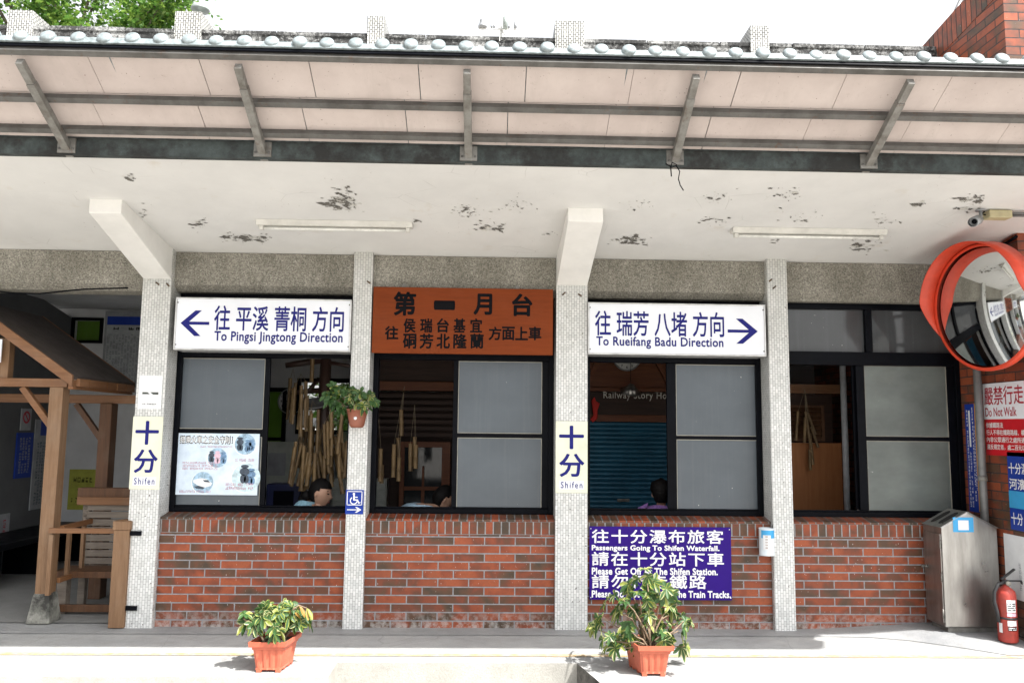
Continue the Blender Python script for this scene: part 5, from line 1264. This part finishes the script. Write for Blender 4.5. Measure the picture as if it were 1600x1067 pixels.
for i in range(N):
    za, zb_ = zsh - hgt * i / N, zsh - hgt * (i + 1) / N
    for k in range(6):
        f_ = k / 6; pts.append((SY + .03 - .016 * math.sin(math.pi * f_) ** .6, za + (zb_ - za) * f_))
pts.append((SY + .03, .013)); vs = []
for y, z in pts: vs += [(xs1 + .02, y, z), (xs3 - .02, y, z)]
sh.add(vs, [(2 * i, 2 * i + 1, 2 * i + 3, 2 * i + 2) for i in range(len(pts) - 1)], 0, False)
ro = sh.build('roller_shutter', 'shutter', s, recalc=False)
hp = at(974, 781, SY); MB().box(hp.x - .065, hp.x + .065, SY - .006, SY + .012, hp.z - .018, hp.z + .014).build('handle', 'steel_light', ro, .003)
# bay four: timber beam, louvre, plywood, pipe
b4x0, b4x1 = at(1190, 600, 1.3).x, at(1318, 600, 1.3).x
s4 = thing('booth_partition', ((b4x0 + b4x1) / 2, 1.3, .012), 'plywood booth partition with a louvred upper panel behind the fourth window', 'partition')
zb0_, zb1_ = at(1280, 615, 1.3).z, at(1280, 601, 1.3).z
box('timber_beam', s4, 'wood_x', b4x0, at(1321, 605, 1.3).x, 1.25, 1.33, zb0_, zb1_, .004)
zp = at(1280, 692, 1.3).z; box('plywood_panel', s4, 'plywood', b4x0, at(1316, 740, 1.3).x, 1.3, 1.32, .013, zp)
box('dark_board', s4, 'shopdark', b4x0, at(1305, 660, 1.3).x, 1.36, 1.38, zp + .001, zb0_ - .001)
lo = MB(); x0_, x1_ = at(1225, 660, 1.3).x, at(1285, 660, 1.3).x; za, zb_ = at(1260, 636, 1.3).z, at(1260, 686, 1.3).z
for i in range(7):
    z = za + (zb_ - za) * (i + .5) / 7; lo.prism([(x0_, 1.325, z - .02), (x0_, 1.355, z + .015), (x0_, 1.355, z + .022), (x0_, 1.325, z - .013)], (x1_ - x0_, 0, 0))
lo.build('louvre', 'wood_dark', s4)
lf = MB(); lf.box(x1_, x1_ + .03, 1.32, 1.358, zb_ - .02, za + .02); lf.box(x0_, x1_, 1.32, 1.358, za, za + .02); lf.box(x0_, x1_, 1.32, 1.358, zb_ - .02, zb_); lf.build('louvre_frame', 'wood_dark', s4)
pp = at(1321, 700, 1.2); tag(MB().tube([(pp.x, 1.2, .012), (pp.x, 1.2, 3.05)], .03, 12).build('drain_pipe', 'pale_pipe'), 'vertical white pipe beside the plywood partition', 'pipe')
cx_ = at(1341, 700, .75).x; tag(MB().box(cx_ - .03, cx_ + .03, .7, .76, .013, 3.05).build('tiled_column', 'tile'), 'slim white tiled column seen through the fourth window', 'column')

# ================================================================== THINGS HANGING IN THE ROOMS
def clock(c, r, n, lab, m='clockface'):
    t = thing('wall_clock', c, lab, 'clock'); n = Vector(n).normalized()
    MB().lathe([(0, 0), (r, 0), (r, .03), (r * .92, .035), (r * .9, .02), (0, .02)], c, n, 32).build('case', 'camgrey', t)
    MB().lathe([(r * .9, .021), (0, .0215)], c, n, 32).build('dial', m, t)
    fr = (c + n * .022, Vector((1, 0, 0)), Vector((0, 0, 1)), n, 1, 1)
    for i in range(1, 13):
        a_ = math.pi / 2 - i * math.pi / 6; s_ = r * .17; o = fr[0] + fr[1] * (r * .72 * math.cos(a_) - s_ / 2) + fr[2] * (r * .72 * math.sin(a_) - s_ / 2)
        text(str(i), (o, *fr[1:4], s_, s_), 'ink', t, .02, lift=.002, keep=True, name='numeral')
    h = MB()
    for a_, l_, w_ in ((R(180), .6, .012), (R(75), .42, .018)):
        d_ = fr[1] * math.cos(a_) + fr[2] * math.sin(a_); p_ = fr[1] * -math.sin(a_) + fr[2] * math.cos(a_)
        h.add([fr[0] + n * .004 - p_ * w_ * r * 4, fr[0] + n * .004 + d_ * r * l_ - p_ * w_ * r * 2, fr[0] + n * .004 + d_ * r * l_ + p_ * w_ * r * 2, fr[0] + n * .004 + p_ * w_ * r * 4], [(0, 1, 2, 3)])
    h.build('hands', 'ink', t, recalc=False)
clock(at(455, 627, BY - .001), .16, (0, -1, 0), 'round white wall clock behind the bamboo chimes')
clock(at(979, 558, SY - .06), .155, (0, -1, 0), 'round white wall clock half hidden above the shop lettering')
lp = at(986, 607, SY - .3); t = thing('pendant_lamp', (lp.x, lp.y, 3.05), 'small silver metal lamp in front of the shop lettering', 'lamp')
MB().lathe([(0, .05), (.03, .045), (.05, .02), (.115, -.035), (.11, -.038), (.04, -.005), (0, 0)], lp, (.1, -.5, 1), 24).build('lamp_shade', 'stainless', t)
MB().tube([lp + Vector((0, .02, .04)), (lp.x, lp.y, 3.05)], .003, 6).build('cord', 'black', t)
MB().lathe([(0, -.05), (.02, -.04), (.03, -.01), (.02, .01), (0, .012)], lp, (.1, -.5, 1), 12).build('bulb', 'tube', t)
rc = at(929, 640, SY - .08); t = MB(); rnd = random.Random(6)
t.prism([rc + Vector(v_) for v_ in ((-.03, 0, .1), (.0, 0, .14), (.02, 0, .09), (.06, 0, .07), (.035, 0, .0), (.03, 0, -.1), (-.02, 0, -.14), (-.045, 0, -.1), (-.01, 0, -.06), (-.02, 0, .02))], (0, .03, 0))
tag(t.build('red_ornament', mat('bright_red_cloth', (.55, .02, .012), .7), bevel=.008), 'bright red hanging ornament left of the shop lettering', 'ornament')
# bamboo chimes
def cane(mb, p, d, L, r, rnd):
    d = d.normalized(); k = max(2, int(L / .09)); pts, rs = [], []
    for i in range(k + 1):
        for o_, rr in ((-.006, 1), (0, 1.16), (.006, 1)):
            if (i == 0 and o_ < 0) or (i == k and o_ > 0): continue
            pts.append(p + d * (L * i / k + o_)); rs.append(r * rr)
    mb.tube(pts, rs, 8)
def chime(top, canes, lab, group=None, seed=1):
    rnd = random.Random(seed); t = thing('bamboo_chime', top, lab, 'wind chime', group); cd_ = MB()
    for (dx, dy, drop, L, r, lean) in canes:
        p = Vector(top) + Vector((dx, dy, -drop)); cd_.tube([Vector(top), p], .0014, 4, caps=False); m_ = MB(); cane(m_, p, Vector((lean, rnd.uniform(-.04, .04), -1)), L, r, rnd); m_.build('cane', 'bamboo', t)
    cd_.build('cord', 'cord', t)
HY = 1.25
def L_(px): return px * (HY + 6.59) / F_PX
top = at(632, 603, HY); chime(top, [(L_(-4), 0, L_(37), L_(40), .02, .03), (L_(-8), .02, L_(80), L_(56), .02, .05), (L_(-13), -.03, L_(90), L_(50), .02, .0), (L_(-5), -.02, L_(110), L_(36), .02, .0)], 'long bamboo chime hanging in the middle of the second window', seed=2)
top = at(648, 632, HY); chime(top, [(L_(-5), 0, L_(60), L_(42), .02, .02), (L_(1), .02, L_(50), L_(45), .02, .0), (L_(4), -.03, L_(62), L_(36), .02, .0)], 'shorter bamboo chime hanging right of the long one in the second window', seed=3)
top = at(592, 655, HY); chime(top, [(L_(-4), 0, L_(40), L_(62), .02, .0), (L_(4), .02, L_(45), L_(50), .02, .0), (L_(-6), -.03, L_(75), L_(30), .02, 0), (L_(6), .04, L_(70), L_(28), .02, 0)], 'bamboo chime half hidden behind the narrow tiled pillar in the second window', seed=4)
HY = 1.05; top = at(1267, 607, HY); top.y = 1.2
chime(top, [(L_(-12), 0, L_(36), L_(46), .014, -.1), (L_(-1), -.02, L_(36), L_(42), .015, .12), (L_(5), .02, L_(38), L_(36), .014, .35), (L_(-3), -.04, L_(45), L_(40), .015, -.05), (L_(6), .0, L_(70), L_(50), .015, .08), (L_(3), -.03, L_(96), L_(32), .015, .02), (L_(10), .02, L_(60), L_(34), .014, .3)], 'bundle of bamboo canes hanging from the timber beam in the fourth window', seed=5)
# brown post with many chimes in the first window
PYb = 1.25
pb_ = at(505, 640, PYb); t = thing('chime_post', (pb_.x, PYb, .012), 'dark brown post with short branches carrying bamboo chimes behind the first window', 'post')
po = MB(); po.tube([(pb_.x - .02, PYb, .013), (pb_.x, PYb, 1.6), (pb_.x + .015, PYb, 2.7)], [.07, .06, .05], 12); po.build('post', 'pole_brown', t)
brn = MB()
for (a_, b_, r_) in (((505, 562), (446, 571), .035), ((505, 565), (560, 574), .02), ((500, 610), (454, 613), .028), ((498, 592), (478, 615), .022), ((505, 605), (545, 612), .025), ((502, 690), (470, 700), .02)): brn.tube([at(*a_, PYb), at(*b_, PYb - .12)], [r_, r_ * .75], 8)
brn.build('branch', 'pole_brown', t)
gcn = at(492, 634, PYb - .25); MB().lathe([(0, .0), (.1, .01), (.12, .03), (.115, .035), (.09, .02), (0, .012)], gcn, (0, -.5, 1), 20).build('metal_plate', 'pole_grey', t)
rnd = random.Random(14); lst = []
for (px, pt_, l0, n) in [(458, 590, 0, 3), (470, 598, 0, 4), (480, 616, 0, 4), (488, 640, 0, 4), (478, 668, 0, 5), (496, 668, 0, 6), (508, 680, 0, 6), (470, 690, 0, 5), (485, 700, 0, 6), (500, 710, 0, 6), (515, 660, 0, 4), (528, 640, 0, 3), (520, 700, 0, 5), (532, 680, 0, 3), (496, 560, 0, 1), (540, 690, 0, 2)]: lst.append((px, pt_, n))
for i, (px, py, n) in enumerate(lst):
    HY = PYb - rnd.uniform(.1, .45); top = at(px, py - 14, HY); cs = []
    for k in range(n):
        low = py > 660; fan = (px - 497) / 497 * 3
        cs.append((rnd.uniform(-1, 1) * L_(10), rnd.uniform(-.06, .06), rnd.uniform(.06, .14), L_(rnd.uniform(42, 70)) if n > 1 else L_(40), rnd.uniform(.014, .02), (rnd.gauss(0, .035) if not low else rnd.gauss(0, .1) + (px - 500) / 500 * 1.2)))
    chime(top, cs, 'bamboo wind chime among the cluster hanging on the brown post', 'bamboo chimes on the brown post', seed=60 + i)
# office fittings in the first window
OY = 2.6
fr = frY(413, 690, 468, 760, OY); t = thing('white_board', fr[0], 'white notice panel standing behind the blue monitor in the office', 'notice board')
plate(MB(), fr, .02).build('board', 'cabinet', t); plate(MB(), sub(fr, .1, .25, .62, .75), .002, lift=.021).build('sheet', 'dim_white', t)
x0_, x1_ = at(410, 700, 3.1).x, at(472, 700, 3.1).x; z0_ = at(440, 694, 3.1).z
t = thing('shelf', (x0_, 3.1, z0_), 'steel edged office shelf under the frosted rear window', 'shelf')
box('shelf_board', t, 'stainless', x0_ - .2, x1_, 2.95, 3.25, z0_, z0_ + .03); box('green_back', t, mat('dark_green_board', (.015, .08, .035), .7), x0_ - .2, x1_, 3.2, 3.22, z0_ - .4, z0_ - .001)
fr = frY(415, 756, 470, 800, 1.1); t = thing('computer_monitor', (fr[0].x + fr[4] / 2, 1.2, .75), 'dark blue boxy monitor on the office desk behind the first window', 'monitor')
MB().box(fr[0].x, fr[0].x + fr[4], 1.1, 1.35, fr[0].z - .03, fr[0].z + fr[5]).build('casing', 'deepblue', t, .015); plate(MB(), sub(fr, .22, .24, .8, .8), .002, lift=.001).build('screen', 'black', t)
box('stand', t, 'deepblue', fr[0].x + .1, fr[0].x + fr[4] - .1, 1.15, 1.3, .751, fr[0].z - .031)
t = thing('office_desk', (-2.3, 1.2, .012), 'long office desk behind the first window sill', 'desk')
box('desk_top', t, 'cabinet', -3.2, -.7, .95, 1.6, .71, .75, .004)
for x in (-3.15, -.8): box('leg', t, 'cabinet', x, x + .05, 1.0, 1.55, .013, .709)
fr = frY(517, 748, 560, 830, 2.3); t = thing('drawer_cabinet', (fr[0].x + fr[4] / 2, 2.5, .012), 'pale steel drawer cabinet beside the seated woman', 'cabinet')
box('carcass', t, 'cabinet', fr[0].x, fr[0].x + fr[4] + .3, 2.32, 2.7, .013, fr[0].z + fr[5])
zt_ = fr[0].z + fr[5]; i = 0
while zt_ - (i + 1) * .125 > .1:
    z = zt_ - i * .125; dd = box('drawer', t, 'cabinet', fr[0].x + .01, fr[0].x + fr[4] + .29, 2.30, 2.319, z - .118, z - .006, .003); box('drawer_pull', dd, 'steel', fr[0].x + .3, fr[0].x + .42, 2.29, 2.299, z - .07, z - .055); i += 1
fr = frY(528, 674, 580, 742, 3.2); t = thing('mint_panel', fr[0], 'pale green board on the office back wall below the open window', 'board'); plate(MB(), fr, .03).build('board', 'mint', t)

# ================================================================== PEOPLE (seated, seen over the sills)
def skin_mesh(verts, edges, radii, sub_=2):
    me = bpy.data.meshes.new('tmp'); me.from_pydata(verts, edges, []); o = bpy.data.objects.new('tmp', me); COL.objects.link(o)
    sk = o.modifiers.new('s', 'SKIN'); sk.use_smooth_shade = True
    for i, r_ in enumerate(radii): me.skin_vertices[0].data[i].radius = r_ if isinstance(r_, tuple) else (r_, r_)
    me.skin_vertices[0].data[0].use_root = True
    ss = o.modifiers.new('u', 'SUBSURF'); ss.levels = sub_; ss.render_levels = sub_
    dg = bpy.context.evaluated_depsgraph_get(); dg.update(); ev = o.evaluated_get(dg); m2 = ev.to_mesh(); vs = [v.co.copy() for v in m2.vertices]; fs = [list(p.vertices) for p in m2.polygons]; ev.to_mesh_clear()
    bpy.data.objects.remove(o); bpy.data.meshes.remove(me); return vs, fs
def head_mesh(hair=False, style='short'):
    """head in its own frame: faces +x, crown up, centre between the ears"""
    nu, nv = 40, 30; vs, fs = [], []
    for j in range(nv + 1):
        ph = math.pi * j / nv; z = math.cos(ph); rr = math.sin(ph)
        for i in range(nu):
            a = 2 * math.pi * i / nu; x, y = rr * math.cos(a), rr * math.sin(a)
            X, Y, Z = x * .098, y * .074, z * .118
            if z < 0: X *= 1 - .12 * z * z; Y *= 1 + .32 * z; X += .012 * (-z)
            if x > 0: X -= .008 * max(0, 1 - abs(z) * 1.5) * x
            f = math.exp(-((Y / .013) ** 2)) if x > 0 else 0
            if f > .02:
                X += f * .024 * math.exp(-(((Z + .018) / .017) ** 2)) + f * .008 * math.exp(-(((Z - .004) / .022) ** 2))
                X += .008 * math.exp(-((Y / .03) ** 2)) * (math.exp(-(((Z + .054) / .007) ** 2)) + math.exp(-(((Z + .068) / .008) ** 2)) - .8 * math.exp(-(((Z + .061) / .003) ** 2))) + .010 * math.exp(-((Y / .03) ** 2)) * math.exp(-(((Z + .095) / .015) ** 2))
            if x > 0:
                for s_ in (-1, 1): X -= .009 * math.exp(-(((Y - s_ * .03) / .014) ** 2) - (((Z - .012) / .012) ** 2)); X += .005 * math.exp(-(((Y - s_ * .03) / .02) ** 2) - (((Z - .032) / .009) ** 2))
            if hair:
                k = 1.09 + .02 * math.sin(a * 9) * rr; X = X * k - .006; Y *= k * 1.04; Z = Z * k + .004
                front = (X > .02 and Z < .055) or (X > -.02 and Z < .03 and abs(Y) > .0) or Z < (-.075 if style == 'short' else -.085)
                if front: X = X * .8 - .01; Y *= .82; Z = max(Z, -.08)
            vs.append(Vector((X, Y, Z)))
    for j in range(nv):
        for i in range(nu): fs.append([j * nu + i, j * nu + (i + 1) % nu, (j + 1) * nu + (i + 1) % nu, (j + 1) * nu + i])
    return vs, fs
def person(head_px, Y, face, lean, shirt, style, lab, tilt=0.0, scale=1.0):
    """face: heading of the gaze (radians, 0 = +x); the head is put where the photo shows it"""
    hc = at(*head_px, Y); rz = Matrix.Rotation(face, 3, 'Z')
    neck_l = Vector((lean * .06 - .02, 0, -.145))
    sh = Vector((-.03 - lean * .10, 0, -.21)); hip = Vector((-.05 - lean * .55, 0, -.21 - .5 * math.cos(lean * .9)))
    if style == 'bun': sh = Vector((-.11, 0, -.125))
    if style == 'round': sh = Vector((-.05, 0, -.16))
    if lean > .8: sh = Vector((-.15, 0, -.12)); hip.x = -.52; neck_l = Vector((-.07, 0, -.085))
    gz = hc.z; drop = -(gz - .47)                                # seat height below head centre
    hip.z = drop
    chest = sh.lerp(hip, .33); waist = sh.lerp(hip, .68)
    if lean > .8: chest = Vector((-.30, 0, -.11)); waist = Vector((-.44, 0, -.22))
    J = [hip, waist, chest, sh, neck_l, Vector((-.012, 0, -.06))]; E_ = [(0, 1), (1, 2), (2, 3), (3, 4), (4, 5)]; Rr = [(.15, .11), (.135, .10), (.155, .11), (.11, .08), .048, .05]
    AR = []
    for s_ in (-1, 1):
        a0 = sh + Vector((-.005, s_ * .10, -.005)); a1 = sh + Vector((0, s_ * .175, -.03)); el = a1 + Vector((.08 + lean * .1, s_ * .04, -.26)); wr = el + Vector((.22, -s_ * .06, .03 if el.z + gz > .8 else .06)); hd_ = wr + Vector((.09, -s_ * .01, -.01))
        b = len(J); J += [a0, a1, el, wr, hd_]; E_ += [(3, b), (b, b + 1), (b + 1, b + 2), (b + 2, b + 3), (b + 3, b + 4)]; Rr += [.07, .056, .043, .03, .034]; AR.append((a0, a1, el, wr))
        for k, (dy, l_) in enumerate(((-.03, .06), (-.011, .075), (.009, .07), (.028, .055))):
            f0 = len(J); J += [hd_ + Vector((.03, dy, -.002)), hd_ + Vector((.03 + l_ * .6, dy * 1.1, -.012)), hd_ + Vector((.03 + l_, dy * 1.1, -.032))]; E_ += [(b + 4, f0), (f0, f0 + 1), (f0 + 1, f0 + 2)]; Rr += [.0095, .0085, .0075]
        f0 = len(J); J += [hd_ + Vector((-.02, -s_ * .035, -.006)), hd_ + Vector((.02, -s_ * .058, -.02))]; E_ += [(b + 4, f0), (f0, f0 + 1)]; Rr += [.011, .009]
    LG = []
    for s_ in (-1, 1):
        h0 = hip + Vector((.02, s_ * .09, -.02)); kn = h0 + Vector((.42, s_ * .03, .02)); an = Vector((kn.x + .02, kn.y, .09 - gz)); to = an + Vector((.15, 0, -.05))
        b = len(J); J += [h0, kn, an, to]; E_ += [(0, b), (b, b + 1), (b + 1, b + 2), (b + 2, b + 3)]; Rr += [.085, .06, .04, .034]; LG.append((h0, kn, an))
    vs, fs = skin_mesh(J, E_, Rr)
    hv, hf = head_mesh(); tm = Matrix.Rotation(tilt, 3, 'Y')
    o = len(vs); vs += [tm @ (v * scale) for v in hv]; fs += [[i + o for i in f] for f in hf]
    for s_ in (-1, 1):                                            # ears
        o = len(vs); N = 10
        for q_, (dz_, rr) in enumerate(((0, 1.0), (.012, .75))):
            for k in range(N): a = 2 * math.pi * k / N; vs.append(tm @ Vector((-.012 + .015 * rr * math.cos(a) - dz_ * .3, s_ * (.07 + dz_), -.008 + .029 * rr * math.sin(a))))
        fs += [[o + k, o + (k + 1) % N, o + N + (k + 1) % N, o + N + k] for k in range(N)] + [[o + N + k for k in range(N)]]
    W = lambda v: hc + rz @ v
    t = thing('person', (W(hip).x, W(hip).y, .012), lab, 'person')
    mb = MB(); mb.add([W(v) for v in vs], fs, 0, True); mb.build('body', 'skin', t)
    ey = MB(); lp_ = MB()
    for s_ in (-1, 1):
        ey.lathe([(0, -.006), (.008, -.004), (.011, 0), (.008, .004), (0, .006)], W(tm @ Vector((.079, s_ * .03, .012))), (0, 0, 1), 10)
        ey.bar(W(tm @ Vector((.086, s_ * .012, .036))), W(tm @ Vector((.07, s_ * .048, .038))), .006, .006)
    ey.build('eye', 'hair', t)
    lp_.lathe([(0, -.018), (.005, -.012), (.0075, 0), (.005, .012), (0, .018)], W(tm @ Vector((.0925, 0, -.061))), rz @ tm @ Vector((0, 1, 0)), 10); lp_.build('lips', mat('lips', (.4, .13, .11), .5), t)
    # hair
    hv, hf = head_mesh(True, style); mb = MB(); mb.add([W(tm @ v) for v in hv], hf, 0, True)
    if style == 'bun':
        for c_, r_ in (((-.125, 0, -.055), .05), ((-.15, 0, -.09), .04), ((-.15, 0, -.125), .026)):
            mb.lathe([(0, -r_), (r_ * .7, -r_ * .7), (r_, 0), (r_ * .7, r_ * .7), (0, r_)], W(tm @ Vector(c_)), (0, 0, 1), 14)
    if style == 'round':
        mb.lathe([(0, -.07), (.07, -.06), (.1, 0), (.085, .06), (0, .1)], W(tm @ Vector((-.02, 0, .04))), (0, 0, 1), 18)
    mb.build('hair', 'hair', t)
    # shirt: same skeleton, a little thicker, torso and upper arms only
    J2 = [hip + Vector((0, 0, -.02)), waist, chest, sh, sh + Vector((.012, 0, .045))]; E2 = [(0, 1), (1, 2), (2, 3), (3, 4)]; R2 = [(.165, .125), (.15, .115), (.17, .125), (.125, .092), (.062, .06)]
    for a0, a1, el, wr in AR: b = len(J2); J2 += [a0, a1, a1.lerp(el, .75)]; E2 += [(3, b), (b, b + 1), (b + 1, b + 2)]; R2 += [.083, .07, .06]
    vs, fs = skin_mesh(J2, E2, R2); mb = MB(); mb.add([W(v) for v in vs], fs, 0, True); mb.build('shirt', shirt, t)
    J3 = [hip]; E3 = []; R3 = [(.16, .12)]
    for h0, kn, an in LG: b = len(J3); J3 += [h0, kn, an]; E3 += [(0, b), (b, b + 1), (b + 1, b + 2)]; R3 += [.1, .075, .058]
    vs, fs = skin_mesh(J3, E3, R3); mb = MB(); mb.add([W(v) for v in vs], fs, 0, True); mb.build('trousers', 'trousers', t)
    return t
person((501, 770), .62, R(-8), .3, 'shirt_blue', 'bun', 'person with a black ponytail and pale blue shirt seated in profile behind the first window', .22)
person((694, 780), .7, R(20), 1.0, 'shirt_check', 'short', 'person with short black hair and washed blue shirt bending forward behind the second window', .5)
person((1033, 771), .6, R(75), .15, 'shirt_purple', 'round', 'person with rounded black hair and purple floral top behind the third window', .1)
bpy.data.objects.remove(_fo)
# every loose piece of these parts is a part of its own
def split_loose(o):
    me = o.data; n = len(me.vertices); par = list(range(n))
    def find(a):
        while par[a] != a: par[a] = par[par[a]]; a = par[a]
        return a
    for e in me.edges:
        a, b = find(e.vertices[0]), find(e.vertices[1])
        if a != b: par[a] = b
    groups = {}
    for p in me.polygons: groups.setdefault(find(p.vertices[0]), []).append(p)
    if len(groups) < 2: return
    for i, ps in enumerate(groups.values()):
        ids = sorted({v for p in ps for v in p.vertices}); ix = {v: k for k, v in enumerate(ids)}
        m2 = bpy.data.meshes.new(o.name.split('.')[0]); m2.from_pydata([me.vertices[v].co for v in ids], [], [[ix[v] for v in p.vertices] for p in ps])
        for mt in me.materials: m2.materials.append(mt)
        m2.polygons.foreach_set('material_index', [p.material_index for p in ps]); m2.polygons.foreach_set('use_smooth', [p.use_smooth for p in ps]); m2.update()
        if i == 0: first = m2
        else:
            c = o.copy(); c.name = o.name.split('.')[0]; c.data = m2; COL.objects.link(c)
    o.data = first
for o in list(SC.objects):
    if o.type == 'MESH' and o.parent is not None and o.name.split('.')[0] in ('screw', 'bolt', 'foot', 'slot', 'hinge', 'branch', 'insulator', 'gable_trim', 'pole_clamp', 'tube_holder', 'iron_strap', 'hanger', 'conduit', 'shingle_end', 'spindle_end', 'gasket', 'photo_roundel', 'crossarm'): split_loose(o)
